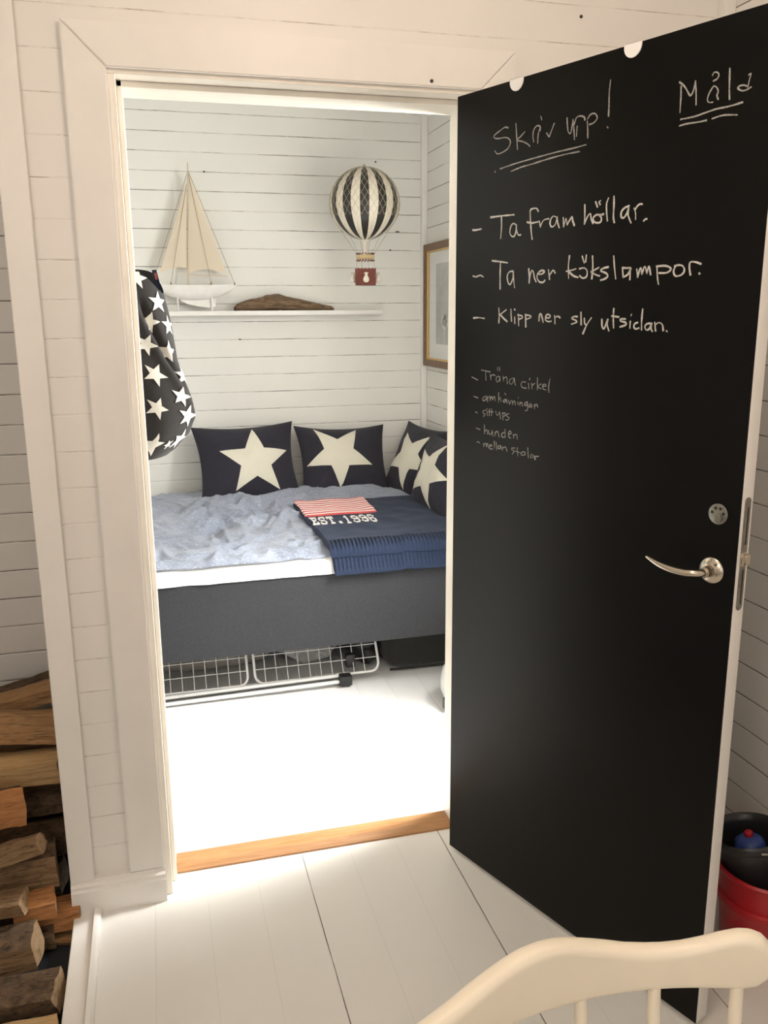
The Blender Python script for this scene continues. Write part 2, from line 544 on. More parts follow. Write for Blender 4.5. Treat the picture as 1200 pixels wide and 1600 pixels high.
def thing(name, loc, label, cat, group=None, kind=None):
    o = bpy.data.objects.new(name, None)
    COL.objects.link(o)
    o.empty_display_size = 0.05
    o.location = loc
    tag(o, label, cat, group, kind)
    return o


def B():
    return bmesh.new()


def smooth01(t):
    t = max(0.0, min(1.0, t))
    return t * t * (3 - 2 * t)


def catmull(pts, n=5):
    if len(pts) < 3:
        return [Vector(p) for p in pts]
    P = [Vector(p) for p in pts]
    P = [P[0] * 2 - P[1]] + P + [P[-1] * 2 - P[-2]]
    out = []
    for i in range(1, len(P) - 2):
        for k in range(n):
            t = k / n
            p0, p1, p2, p3 = P[i - 1], P[i], P[i + 1], P[i + 2]
            out.append(0.5 * ((2 * p1) + (p2 - p0) * t + (2 * p0 - 5 * p1 + 4 * p2 - p3) * t * t + (3 * p1 - p0 - 3 * p2 + p3) * t ** 3))
    out.append(P[-2])
    return out


def star_poly(R, rot=0.0, inner=0.40, n=5, sub=5):
    """closed star outline with subdivided edges, plus its centre fan"""
    c = [(R * (1 if k % 2 == 0 else inner) * sin(rot + k * pi / n), R * (1 if k % 2 == 0 else inner) * cos(rot + k * pi / n)) for k in range(2 * n)]
    out = []
    for i in range(2 * n):
        a, b = c[i], c[(i + 1) % (2 * n)]
        for k in range(sub):
            t = k / sub
            out.append((a[0] + (b[0] - a[0]) * t, a[1] + (b[1] - a[1]) * t))
    return out


def star_on(bm, fn, R, rot=0.0, inner=0.40, rings=5, clip=None, mi=0):
    """star patch laid on the surface fn(a, b) -> Vector; a, b in metres"""
    out = star_poly(R, rot, inner)
    n = len(out)

    def P(x, y):
        return fn(x, y)
    c = bm.verts.new(P(0, 0))
    prev = None
    for r in range(1, rings + 1):
        ring = [bm.verts.new(P(x * r / rings, y * r / rings)) for x, y in out]
        for k in range(n):
            k2 = (k + 1) % n
            if prev is None:
                f = bm.faces.new((c, ring[k], ring[k2]))
            else:
                f = bm.faces.new((prev[k], ring[k], ring[k2], prev[k2]))
            f.material_index = mi
        prev = ring
# ------------------------------------------------------------------ the setting
def struct(name, bm, mats, parent=None, smooth=None):
    return ob(name, bm, mats, parent, smooth, kind='structure')


OX0, OX1, OZ = -0.785, 0.050, 2.066      # door rebate
bm = B(); box(bm, -1.0, 0.76, -3.7, 0.10, -0.05, 0.0); struct('floor', bm, M['floor_boards'])
bm = B(); box(bm, -1.0, 0.70, 0.10, 2.36, -0.05, 0.0); box(bm, -1.52, -1.0, 0.69, 2.36, -0.05, 0.0); struct('floor_bedroom', bm, M['bed_floor'])
bm = B(); box(bm, -1.75, -1.05, -3.7, 0.60, -0.10, -0.06); struct('floor_hearth', bm, M['steel_plate'])
bm = B()
box(bm, -1.05, OX0 - 0.013, 0.010, 0.16, -0.05, 2.62)
box(bm, OX1 + 0.013, 0.85, 0.010, 0.16, -0.05, 2.62)
box(bm, OX0 - 0.013, OX1 + 0.013, 0.010, 0.16, OZ + 0.013, 2.62)
struct('wall_front', bm, M['front_boards'])
bm = B(); box(bm, 0.75, 0.85, -3.7, 0.010, -0.05, 2.62); struct('wall_right', bm, M['recess_boards'])
bm = B(); box(bm, -1.85, -1.75, -3.7, 0.70, -0.10, 2.62); struct('wall_left', bm, M['recess_boards'])
bm = B(); box(bm, -1.75, -1.05, 0.60, 0.68, -0.10, 2.62); struct('wall_recess', bm, M['recess_boards'])
bm = B()
box(bm, -1.85, -1.75, -3.8, -3.7, -0.1, 2.62); box(bm, -1.75, -1.70, -3.8, -3.7, -0.1, 2.62)
box(bm, -0.30, 0.85, -3.8, -3.7, -0.1, 2.62); box(bm, -1.70, -0.30, -3.8, -3.7, -0.1, 0.90); box(bm, -1.70, -0.30, -3.8, -3.7, 2.05, 2.62)
struct('wall_back', bm, M['recess_boards'])
bm = B(); box(bm, -1.85, 0.85, -3.8, 0.70, 2.60, 2.70); struct('ceiling', bm, M['plaster'])
bm = B(); box(bm, -1.58, 0.85, 2.30, 2.40, -0.05, 3.05); struct('wall_bedroom_back', bm, M['back_boards'])
WY0, WY1, WZ0, WZ1 = 0.20, 0.66, 0.92, 1.98
bm = B()
box(bm, 0.66, 0.80, 0.16, WY0, -0.05, 2.62); box(bm, 0.66, 0.80, WY1, 2.30, -0.05, 2.62)
box(bm, 0.66, 0.80, WY0, WY1, -0.05, WZ0); box(bm, 0.66, 0.80, WY0, WY1, WZ1, 2.62)
struct('wall_bedroom_right', bm, M['side_boards'])
bm = B(); box(bm, -1.05, -0.99, 0.16, 0.68, -0.05, 3.0); struct('wall_partition', bm, M['side_boards'])
bm = B(); box(bm, -1.58, -1.48, 0.68, 2.30, -0.05, 3.05); box(bm, -1.48, -1.05, 0.681, 0.72, -0.05, 3.05)
struct('wall_bedroom_left', bm, M['side_boards'])
bm = B()                                                            # sloping bedroom ceiling, rising to the left
prism(bm, [(0.86, 2.458), (0.86, 2.56), (-1.6, 3.03), (-1.6, 2.93)], lambda a, b, t: Vector((a, t, b)), 0.10, 2.42)
struct('ceiling_bedroom', bm, M['plaster'])
bm = B(); box(bm, -1.6, 0.86, 0.10, 0.16, 2.62, 3.05); struct('wall_gable', bm, M['plaster'])


def window(n, x0, x1, y0, y1, z0, z1, axis):
    w = 0.045
    bm = B()
    if axis == 'x':
        box(bm, x0, x1, y0, y0 + w, z0, z1); box(bm, x0, x1, y1 - w, y1, z0, z1)
        box(bm, x0, x1, y0 + w, y1 - w, z0, z0 + w); box(bm, x0, x1, y0 + w, y1 - w, z1 - w, z1)
    else:
        box(bm, x0, x0 + w, y0, y1, z0, z1); box(bm, x1 - w, x1, y0, y1, z0, z1)
        box(bm, x0 + w, x1 - w, y0, y1, z0, z0 + w); box(bm, x0 + w, x1 - w, y0, y1, z1 - w, z1)
    f = struct('window_%d' % n, bm, M['paint'])
    bm = B()
    if axis == 'x':
        xm = (x0 + x1) / 2
        box(bm, xm - 0.002, xm + 0.002, y0 + w, y1 - w, z0 + w, z1 - w)
    else:
        ym = (y0 + y1) / 2
        box(bm, x0 + w, x1 - w, ym - 0.002, ym + 0.002, z0 + w, z1 - w)
    g = ob('pane', bm, M['glass'], f, None)


window(1, 0.72, 0.77, WY0, WY1, WZ0, WZ1, 'x')
window(2, -1.70, -0.30, -3.78, -3.73, 0.90, 2.05, 'y')

# trim: corner boards, casing, jambs, baseboard, ledge, threshold
bm = B(); box(bm, -1.053, -0.992, -0.012, 0.010, 0.09, 2.60, 0.003); struct('trim_1', bm, M['paint'])
bm = B(); box(bm, 0.716, 0.75, -0.022, 0.010, 0.0, 2.60, 0.003); struct('trim_2', bm, M['paint'])
bm = B(); box(bm, 0.630, 0.66, 2.270, 2.30, 0.0, 2.55, 0.004); struct('trim_3', bm, M['paint'])
cx0, cx1, cz1, cw = -0.902, 0.151, 2.166, 0.090


def mitred(poly, name):
    bm = B()
    prism(bm, poly, lambda a, b, t: Vector((a, t, b)), -0.010, 0.010)
    es = [e for e in bm.edges if abs(e.verts[0].co.y + 0.010) < 1e-6 and abs(e.verts[1].co.y + 0.010) < 1e-6]
    bmesh.ops.bevel(bm, geom=es, offset=0.0025, segments=2, affect='EDGES')
    struct(name, bm, M['paint'])


e = 0.0006
mitred([(cx0, 0.095), (cx0 + cw, 0.095), (cx0 + cw, cz1 - cw - e), (cx0, cz1 - e)], 'trim_4')
mitred([(cx0 + e, cz1), (cx0 + cw + e, cz1 - cw), (cx1 - cw - e, cz1 - cw), (cx1 - e, cz1)], 'trim_5')
mitred([(cx1 - cw, 0.0), (cx1, 0.0), (cx1, cz1 - e), (cx1 - cw, cz1 - cw - e)], 'trim_6')


def jamb(name, sx, x_face, x_stop):
    bm = B()
    a, b = sorted((x_face, x_face + sx * 0.028)); box(bm, a, b, 0.004, 0.165, 0.0, OZ, 0.002)
    a, b = sorted((x_stop, x_face)); box(bm, a, b, 0.058, 0.165, 0.0, OZ, 0.002)
    struct(name, bm, M['jamb_paint'])


jamb('trim_7', -1, OX0 - 0.010, OX0 + 0.003)
jamb('trim_8', 1, OX1 + 0.003, OX1 - 0.008)
bm = B()
box(bm, OX0 - 0.03, OX1 + 0.03, 0.004, 0.165, OZ, OZ + 0.03, 0.002)
box(bm, OX0 - 0.01, OX1 + 0.003, 0.058, 0.165, OZ - 0.014, OZ, 0.002)
struct('trim_9', bm, M['jamb_paint'])
bm = B()
prism(bm, [(-0.022, 0.0), (0.010, 0.0), (0.010, 0.095), (-0.010, 0.095), (-0.012, 0.086), (-0.018, 0.080), (-0.018, 0.072), (-0.022, 0.066)],
      lambda a, b, t: Vector((t, a, b)), -1.053, cx0 + cw + 0.001)
struct('baseboard_front', bm, M['paint'])
bm = B(); box(bm, 0.738, 0.75, -3.7, -0.02, 0.0, 0.075, 0.003); struct('baseboard_right', bm, M['paint'])
bm = B()
box(bm, -1.05, -1.0, -3.7, -0.0, -0.06, 0.006, 0.003)
prism(bm, [(-1.0, 0.0), (-1.0, 0.016), (-0.997, 0.020), (-0.988, 0.018), (-0.981, 0.010), (-0.979, 0.0)], lambda a, b, t: Vector((a, t, b)), -3.7, -0.022)
struct('trim_10', bm, M['paint'])
bm = B()
prism(bm, [(0.088, 0.0), (0.175, 0.0), (0.175, 0.006), (0.158, 0.020), (0.108, 0.020), (0.088, 0.006)], lambda a, b, t: Vector((t, a, b)), OX0 + 0.004, OX1 - 0.009)
struct('trim_11', bm, M['oak'])

# ------------------------------------------------------------------ the chalkboard door, standing open
TH = 0.37821
DD = Vector((sin(TH), -cos(TH), 0))
DN = Vector((-cos(TH), -sin(TH), 0))
DH = Vector((0.0, -0.012, 0.016))


def DW(s, t, z):
    return DH + DD * s + DN * t + Vector((0, 0, z))


def dbox(bm, s0, s1, t0, t1, z0, z1, bev=0.0):
    b2 = B()
    box(b2, s0, s1, t0, t1, z0, z1, bev)
    for v in b2.verts:
        v.co = DW(*v.co)
    me = bpy.data.meshes.new('tmp')
    b2.to_mesh(me); b2.free()
    bm.from_mesh(me)
    bpy.data.meshes.remove(me)


door = thing('door_1', DH, 'open white door with one face painted as a black chalkboard', 'door', kind='structure')
bm = B(); dbox(bm, 0, 0.825, -0.040, -0.0015, 0, 2.04, 0.0015); ob('leaf', bm, M['paint'], door, 30)
bm = B(); dbox(bm, 0.0, 0.8245, -0.002, 0.0, 0.0, 2.04); ob('chalkboard_face', bm, M['blackboard'], door, None, label='matt black chalkboard face of the door')
bm = B()
lathe(bm, [(0.0, -0.001), (0.0255, -0.001), (0.0265, 0.003), (0.0245, 0.006), (0.016, 0.0085), (0.0125, 0.010), (0.0115, 0.013), (0.0105, 0.026), (0.0, 0.027)], 40, DW(0.775, 0, 1.031), axis=DN)
ro = ob('handle_rosette', bm, M['nickel'], door, 40, label='brushed nickel rosette behind the lever')
bm = B()
for a in (0.9, -2.2):
    lathe(bm, [(0.0, 0.0), (0.0032, 0.0), (0.0032, 0.0098), (0.0, 0.0098)], 12, DW(0.775 + 0.019 * cos(a), 0, 1.031 + 0.019 * sin(a)), axis=DN)
ob('screw', bm, M['zinc'], ro, 40)
bm = B()
path = catmull([DW(0.775, 0.020, 1.031), DW(0.773, 0.038, 1.031), DW(0.762, 0.049, 1.031), DW(0.745, 0.052, 1.029), DW(0.715, 0.052, 1.029), DW(0.685, 0.051, 1.033), DW(0.655, 0.049, 1.041)], 6)
n = len(path)
tube(bm, path, [0.0072 if i < n * 0.55 else 0.0072 * (1 - 0.75 * ((i - n * 0.55) / (n * 0.45)) ** 2) for i in range(n)], 16)
ob('lever_handle', bm, M['nickel'], door, 60, label='curved brushed nickel lever with a tapering tip')
bm = B()
lathe(bm, [(0.0, -0.001), (0.0200, -0.001), (0.0205, 0.0022), (0.0195, 0.003), (0.0, 0.003)], 36, DW(0.779, 0, 1.146), axis=DN)
lk = ob('lock_cap', bm, M['zinc'], door, 40, label='round worn zinc lock cap without its escutcheon')
bm = B()
for a in (0.2, 1.15, 2.0, 2.95):
    lathe(bm, [(0.0, 0.002), (0.0030, 0.002), (0.0030, 0.0034), (0.0, 0.0034)], 12, DW(0.779 + 0.0125 * cos(a), 0, 1.146 + 0.0125 * sin(a)), axis=DN)
ob('screw_hole', bm, M['dark_metal'], lk, 40)
bm = B()
lathe(bm, [(0.0, 0.002), (0.0075, 0.002), (0.007, 0.006), (0.0, 0.006)], 20, DW(0.783, 0, 1.140), axis=DN)
ob('lock_cylinder', bm, M['zinc'], lk, 40)
bm = B()
cap = []
for k in range(13):
    a = pi * k / 12
    cap.append((-0.021 + 0.0095 * cos(a), 1.1745 + 0.0095 * sin(a)))
for k in range(13):
    a = pi + pi * k / 12
    cap.append((-0.021 + 0.0095 * cos(a), 0.9665 + 0.0095 * sin(a)))
prism(bm, cap, lambda a, b, t: DW(t, a, b), 0.8245, 0.8268)
lp = ob('lock_plate', bm, M['zinc'], door, 40, label='long round-ended metal lock plate on the door edge')
bm = B(); dbox(bm, 0.826, 0.837, -0.028, -0.013, 1.052, 1.072, 0.001); dbox(bm, 0.8262, 0.8285, -0.030, -0.011, 1.048, 1.076, 0.0008)
ob('latch_bolt', bm, M['nickel'], lp, 30)
bm = B(); dbox(bm, 0.826, 0.8275, -0.024, -0.0215, 1.09, 1.165); dbox(bm, 0.826, 0.8275, -0.024, -0.0215, 0.97, 1.04)
ob('slot', bm, M['dark_metal'], lp, None)
for z in (0.25, 1.78):                                              # hinges by the frame
    bm = B(); tube(bm, [DW(-0.004, -0.045, z - 0.045), DW(-0.004, -0.045, z + 0.045)], 0.006, 12)
    ob('hinge', bm, M['zinc'], door, 40)

CHALK = [
 ('skriv_upp', 'faint', '175,1942 165,1945 146,1939 131,1933 130,1928 143,1924 166,1923 179,1918 184,1909 176,1898 159,1892 142,1891 134,1898;200,1947 203,1922 207,1892;228,1925 215,1917 205,1911 222,1906 237,1899 245,1893;257,1900 254,1911 256,1925 266,1932 275,1928 275,1920;276,1949 279,1942;269,1896 270,1914 275,1927;295,1912 302,1904 305,1908 316,1928;352,1933 354,1917 357,1905 364,1902 369,1927;369,1927 372,1909 375,1887;373,1918 378,1929 388,1931 399,1927 401,1921;380,1893 381,1912;408,1917 410,1901 411,1885;408,1922 416,1929 427,1929 434,1920 426,1912 414,1910;464,1985 462,1963 463,1937 463,1918;461,1898 463,1896;135,1852 136,1853;153,1857 202,1862 264,1866 285,1867 326,1869 372,1870 407,1872;189,1847 221,1852 253,1854 285,1857 313,1859 353,1861 390,1861'),
 ('mala', 'faint', '627,1949 637,1941 646,1929 652,1921 658,1928 661,1943;631,1941 632,1920 632,1896;661,1944 664,1926 666,1903;700,1901 693,1902 689,1907 691,1916 697,1925 701,1928 707,1924 710,1917 708,1911 711,1904;696,1947 699,1951 705,1950 709,1945 706,1939 699,1937;730,1951 731,1935 732,1918 734,1900;768,1933 772,1934 770,1925 768,1914;768,1914 760,1918 752,1918 749,1915 756,1910 764,1909 774,1912;635,1883 664,1883 689,1886 709,1888 733,1888 760,1890;633,1872 650,1873 672,1872 690,1872;702,1873 724,1875 751,1871'),
 ('ta_fram_hollar', 'bold', '61,1728 71,1727 91,1728;124,1752 162,1752 201,1751;160,1751 161,1728 159,1702;210,1727 200,1732 192,1726 189,1713 194,1705 203,1703 209,1713 210,1727;210,1727 212,1713 218,1705 224,1705;277,1752 272,1758 262,1759 253,1756 253,1743 255,1726 258,1706 261,1693;244,1731 259,1728 277,1729;281,1730 285,1718;285,1718 290,1727 297,1732 309,1733;330,1735 322,1737 315,1730 314,1721 319,1715 328,1718 333,1729 334,1734;334,1734 336,1723 341,1712;352,1731 354,1713;354,1713 357,1721 360,1729 364,1716;364,1716 370,1724 377,1731 379,1723 384,1713;411,1752 412,1734 412,1714;412,1714 419,1727 427,1733 430,1722 435,1713;458,1728 443,1729 435,1723 438,1716 446,1713 455,1714 457,1721 452,1727;452,1727 462,1729;440,1755 445,1745;452,1756 449,1754 452,1749;473,1759 469,1749 470,1732 473,1715;487,1761 488,1742 488,1721 491,1710;526,1739 515,1736 508,1729 508,1720 514,1717 521,1724 525,1734;525,1734 525,1722 529,1713 533,1706;539,1733 543,1724 544,1712;542,1731 547,1737 553,1740 558,1739;564,1707 568,1710 571,1710'),
 ('ta_ner', 'bold', '65,1619 76,1617 91,1620 101,1616;132,1652 157,1649 183,1645;160,1646 160,1616 161,1586;203,1625 191,1624 184,1615 187,1601 194,1595 202,1607 204,1622;204,1622 206,1603 209,1588;253,1628 255,1612 255,1597;256,1597 257,1612 263,1624 268,1620 272,1607 277,1599;282,1616 293,1615 302,1620 293,1623 282,1617 280,1607 288,1598 299,1597 304,1601;314,1623 318,1603;318,1612 328,1622 334,1616'),
 ('kokslampor', 'bold', '374,1650 372,1629 374,1603;367,1618 383,1620 393,1622;374,1617 387,1608 400,1604;404,1622 417,1623 425,1616 424,1605 414,1602 405,1607;410,1647 416,1634;421,1649 420,1636;438,1646 440,1625 439,1600;456,1622 436,1614;436,1614 451,1607 459,1605;481,1622 468,1620 462,1615 476,1610 481,1604 475,1599 463,1596;494,1643 497,1623 502,1598;521,1600 518,1619;518,1619 528,1618 538,1618;521,1600 532,1605 539,1616;538,1618 538,1595;554,1614 557,1599;557,1600 563,1617 567,1605;567,1605 573,1619 579,1606;579,1606 583,1619 588,1603;602,1618 604,1601 606,1591 608,1584;601,1618 622,1618 635,1612 626,1605 608,1605;643,1617 653,1618 662,1615 665,1606 658,1599 646,1598 641,1607 645,1617;679,1599 676,1612 677,1622 688,1622 700,1618;698,1601 699,1600'),
 ('klipp_ner', 'bold', '69,1518 87,1519 108,1517;158,1541 160,1524 159,1507;183,1537 163,1526;163,1526 174,1518 187,1510;199,1538 200,1524 202,1511;212,1520 213,1506;211,1538 212,1537;224,1526 225,1514 226,1501;222,1525 235,1523 236,1518 225,1515;247,1526 248,1513 249,1498;247,1525 263,1523 263,1519 250,1515;290,1512 291,1524 295,1527 300,1518 303,1509;310,1518 322,1519 323,1524 315,1526 310,1520 311,1513 320,1510 327,1511;337,1523 338,1516 339,1506;338,1518 346,1522 353,1519'),
 ('sly_utsidan', 'bold', '403,1521 393,1521 388,1517 399,1513 402,1509 388,1505;413,1530 414,1518 415,1504;423,1517 425,1506 430,1504;442,1518 431,1504 421,1485;471,1515 473,1500 479,1497 486,1515;487,1515 486,1504 491,1492;501,1537 501,1518 503,1498;497,1522 515,1520;532,1516 521,1516 520,1512 533,1509 534,1504 520,1500;545,1511 545,1504 545,1498;547,1525 546,1523;563,1509 556,1506 555,1499 561,1496 567,1498;574,1535 573,1514 574,1495;598,1507 588,1507 582,1502 585,1495 592,1496 597,1505;597,1505 597,1497 600,1492;605,1509 608,1493;606,1505 615,1509 623,1505 626,1494;634,1493 635,1492'),
 ('trana_cirkel', 'faint', '66,1372 88,1366;101,1391 115,1390 133,1388;116,1389 118,1367;133,1382 136,1369;134,1377 143,1382 150,1380;164,1379 156,1377 154,1369 159,1365 166,1371 167,1378;167,1378 168,1367;158,1400 159,1393;165,1401 166,1393;178,1380 180,1369;179,1374 189,1379 192,1372 193,1363;213,1377 203,1374 200,1366 206,1362 213,1369 216,1377;216,1377 218,1367 221,1361;254,1370 243,1370 239,1363 244,1357 256,1356;263,1368 265,1355;267,1380 266,1376;273,1369 275,1356;274,1363 283,1369;291,1382 292,1355;303,1369 293,1362 303,1358;308,1363 319,1365 315,1369 308,1366 310,1358 319,1356;330,1381 327,1366 328,1351'),
 ('armhavningar', 'faint', '75,1324 90,1321;119,1328 109,1323 109,1316 117,1318 122,1326;122,1326 122,1316;124,1327 126,1314;125,1321 132,1329;133,1329 135,1318;135,1323 140,1328 143,1320;143,1320 149,1329 153,1318;164,1339 164,1315;164,1321 170,1328 173,1318;188,1325 181,1321 183,1317 189,1321 191,1325;191,1325 194,1316;185,1339 189,1336;198,1324 203,1314;203,1314 208,1324;211,1323 213,1314;213,1319 219,1323 222,1314;230,1321 231,1316;231,1332 231,1331;237,1322 237,1314;238,1319 243,1321 246,1313;260,1324 253,1320 255,1315 262,1319 261,1324;261,1324 263,1312 261,1304 255,1303;272,1321 266,1316 270,1312 275,1319;275,1319 277,1312;284,1320 285,1310;284,1315 291,1321 295,1315'),
 ('sitt_ups', 'faint', '82,1285 89,1283;120,1293 110,1290 110,1285 117,1282 111,1276;124,1290 125,1280;124,1297 124,1295;133,1297 132,1280;141,1297 140,1281;128,1290 146,1290;155,1293 159,1284 164,1285 168,1292;170,1291 172,1276;179,1291 181,1274;179,1290 188,1291 189,1286 181,1282;201,1291 193,1288 195,1284 202,1281 199,1276 191,1275'),
 ('hunden', 'faint', '86,1244 100,1242;116,1255 116,1233;117,1239 125,1244 127,1233;131,1243 133,1234 142,1236 144,1244;144,1244 147,1230;154,1242 155,1232;155,1238 163,1244 169,1230;187,1244 178,1239 180,1231 190,1234;189,1251 190,1231;202,1240 211,1244 207,1249 202,1245 202,1235 209,1232;218,1242 219,1233;219,1239 228,1243 232,1232'),
 ('mellan_stolar', 'faint', '89,1208 94,1210 99,1207;113,1208 115,1200;115,1204 122,1210 124,1201;124,1201 129,1210 131,1199;134,1202 144,1206 139,1208 135,1204 137,1197 147,1198;152,1218 153,1201;159,1216 161,1197;174,1210 165,1206 167,1201 174,1204 175,1209;175,1209 177,1201;181,1208 182,1199;182,1204 192,1208 198,1198;223,1209 214,1208 214,1204 222,1201 216,1194;232,1211 235,1191;225,1202 243,1200;253,1204 245,1199 248,1195 258,1197 259,1202 253,1204;267,1215 270,1191;281,1201 276,1196 279,1192 285,1196 286,1200;289,1198 291,1189;293,1191 292,1197 297,1198 303,1199'),
]



def ribbon(bm, pts, w, seed):
    P = catmull([Vector((x / 1000.0, y / 1000.0, 0)) for x, y in pts], 5)
    L = []
    for i, p in enumerate(P):
        d = (P[min(i + 1, len(P) - 1)] - P[max(i - 1, 0)])
        if d.length < 1e-7:
            d = Vector((1, 0, 0))
        d.normalize()
        nn = Vector((-d.y, d.x, 0))
        ww = w * (0.85 + 0.5 * noise.noise(Vector((p.x * 60, p.y * 60, seed))))
        if i in (0, len(P) - 1):
            p = p + d * (w * 0.4 if i else -w * 0.4)
        L.append((bm.verts.new(DW(p.x + nn.x * ww / 2, 0.0006, p.y + nn.y * ww / 2)), bm.verts.new(DW(p.x - nn.x * ww / 2, 0.0006, p.y - nn.y * ww / 2))))
    for a, b in zip(L, L[1:]):
        bm.faces.new((a[0], a[1], b[1], b[0]))


for k, (nm, st, data) in enumerate(CHALK):
    bm = B()
    for j, s in enumerate(data.split(';')):
        ribbon(bm, [tuple(map(float, q.split(','))) for q in s.split()], (0.0041 if st == 'bold' else 0.0033 if k < 2 else 0.0025), k * 13.7 + j)
    ob('chalk_writing', bm, M['chalk' if st == 'bold' else 'chalk_faint'], door, None, recalc=False,
       label=('bold' if st == 'bold' else 'thin') + ' white handwritten chalk line reading ' + {'mala': 'måla', 'ta_fram_hollar': 'ta fram höllar', 'kokslampor': 'kökslampor', 'trana_cirkel': 'träna cirkel', 'armhavningar': 'armhävningar'}.get(nm, nm.replace('_', ' ')))

for s0, lab in ((0.200, 'white half-round tab hooked over the door top, nearer the hinge side'), (0.516, 'white half-round tab hooked over the door top, nearer the handle side')):
    bm = B()
    r = 0.021
    pl = [(s0 + r, 2.0425)] + [(s0 + r * cos(-pi * k / 16), 2.036 + r * sin(-pi * k / 16)) for k in range(17)] + [(s0 - r, 2.0425)]
    prism(bm, pl, lambda a, b, t: DW(a, t, b), 0.0004, 0.0022)
    dbox(bm, s0 - r, s0 + r, -0.0425, 0.0022, 2.0405, 2.0425)
    dbox(bm, s0 - r, s0 + r, -0.0425, -0.0405, 2.000, 2.0405)
    ob('over_door_hook', bm, M['tab'], None, 30, lab, 'hook', 'white hooks over the door top')

# ------------------------------------------------------------------ bed
bed = thing('bed', (-0.4, 1.69, 0), 'low dark grey upholstered bed with a white mattress along the back wall', 'bed')
bm = B(); box(bm, -1.44, 0.640, 1.10, 2.285, 0.222, 0.536, 0.012, seg=3); ob('bed_base', bm, M['bed_fabric'], bed, 40, label='charcoal fabric side of the bed base')


def s_top(y):
    return 0.618 + 0.045 * smooth01((y - 1.15) / 1.0)


bm = B()


def matt(u, v):
    x = -1.43 + u * 2.06
    y = 1.106 + v * 1.17
    e_ = min((y - 1.106), (2.276 - y), (x + 1.43) * 2, (0.63 - x) * 2)
    k = 1 - max(0, 1 - e_ / 0.055) ** 2
    wv = 0.010 * noise.noise(Vector((x * 12, y * 14, 3.0))) * (1 if e_ > 0.01 else 0.4)
    return Vector((x, y - (0.012 * (1 - k) if y < 1.7 else 0) * (1 + noise.noise(Vector((x * 11, 0, 1)))), 0.534 + 0.066 * sqrt(max(0, k)) + wv * k))


grid(bm, matt, 170, 60)
ob('mattress', bm, M['sheet'], bed, 60, label='white sheet-covered mattress showing along the front edge')
for x in (-1.36, 0.57):
    for y in (1.19, 2.2):
        bm = B(); tube(bm, [(x, y, 0), (x, y, 0.23)], [0.02, 0.026], 16); ob('leg', bm, M['black_plastic'], bed, 40)


# bedspread: crumpled sheet of cloth draped over the mattress
def turb(x, y, s, seed):
    return noise.noise(Vector((x * s, y * s, seed)))


def ridge(x, y, s, seed):
    return 1 - abs(noise.noise(Vector((x * s, y * s, seed)))) * 2


def spread(u, v):
    x = -1.42 + u * 1.99
    front = 1.112 + 0.010 * turb(x, 0, 6, 2) + 0.02 * smooth01((x + 0.5) / 0.6)
    y = front + v * (2.275 - front)
    q = turb(x, y, 1.7, 5)
    wx, wy = x + 0.12 * turb(x, y, 4, 11), y + 0.12 * turb(x, y, 4, 17)
    cr = exp(-(((x + 0.34) / 0.26) ** 2 + ((y - 1.78) / 0.22) ** 2))
    cr2 = exp(-(((x + 0.42) / 0.35) ** 2 + ((y - 1.35) / 0.20) ** 2))
    z = s_top(y) + 0.006 * q + (0.014 + 0.042 * cr + 0.014 * cr2) * (ridge(wx, wy * 1.1, 5.0, 21) - 0.45) + (0.009 + 0.022 * cr + 0.005 * cr2) * (ridge(wx, wy, 12, 31) - 0.5) + (0.003 + 0.006 * cr) * (ridge(wx * 1.3, wy, 27, 37) - 0.5)
    z += 0.030 * exp(-((y - 2.05) / 0.13) ** 2) * smooth01((x + 0.62) / 0.25) * smooth01((0.40 - x) / 0.15)
    z -= 0.012 * smooth01((x - 0.0) / 0.2) * smooth01((1.85 - y) / 0.2)
    ed = min((y - front), (x + 1.42), (0.57 - x), (2.275 - y))
    k = smooth01(ed / 0.03)
    zb = 0.600 if y > front + 0.001 else 0.592
    return Vector((x, y, zb + (z - zb) * (0.25 + 0.75 * k)))


bm = B()
grid(bm, spread, 300, 170)
o = ob('bedspread', bm, M['bedspread'], None, 80, 'crumpled blue-grey flecked bedspread spread over the bed', 'bedspread')
sm = o.modifiers.new('thickness', 'SOLIDIFY')
sm.thickness = 0.006
sm.offset = -1.0


# folded knitted blanket
bl = thing('knitted_blanket', (0.2, 1.45, 0.64), 'folded navy knitted blanket with a striped flag patch and EST. 1996', 'blanket')


def b_top(x, y):
    fade = smooth01((y - 1.085) / 0.07)
    return 0.588 - 0.042 * smooth01((1.118 - y) / 0.045) + 0.028 * fade + 0.030 * smooth01((y - 1.15) / 0.9) + 0.034 + 0.004 * turb(x, y, 6, 41) + 0.004 * turb(x, y, 14, 43) + 0.006 * exp(-((x - 0.24 - 0.3 * (y - 1.25)) / 0.02) ** 2) * smooth01((1.42 - y) / 0.1)


def bl_left(y):
    return -0.150 + 0.034 * max(0, 1.82 - y) / 0.72 + 0.004 * turb(0, y, 12, 7)


def rib(x, y, y0, y1):
    return 0.0085 * (max(0.0, cos(2 * pi * x / 0.0165)) ** 0.6) - 0.003 if y0 < y < y1 else 0.0


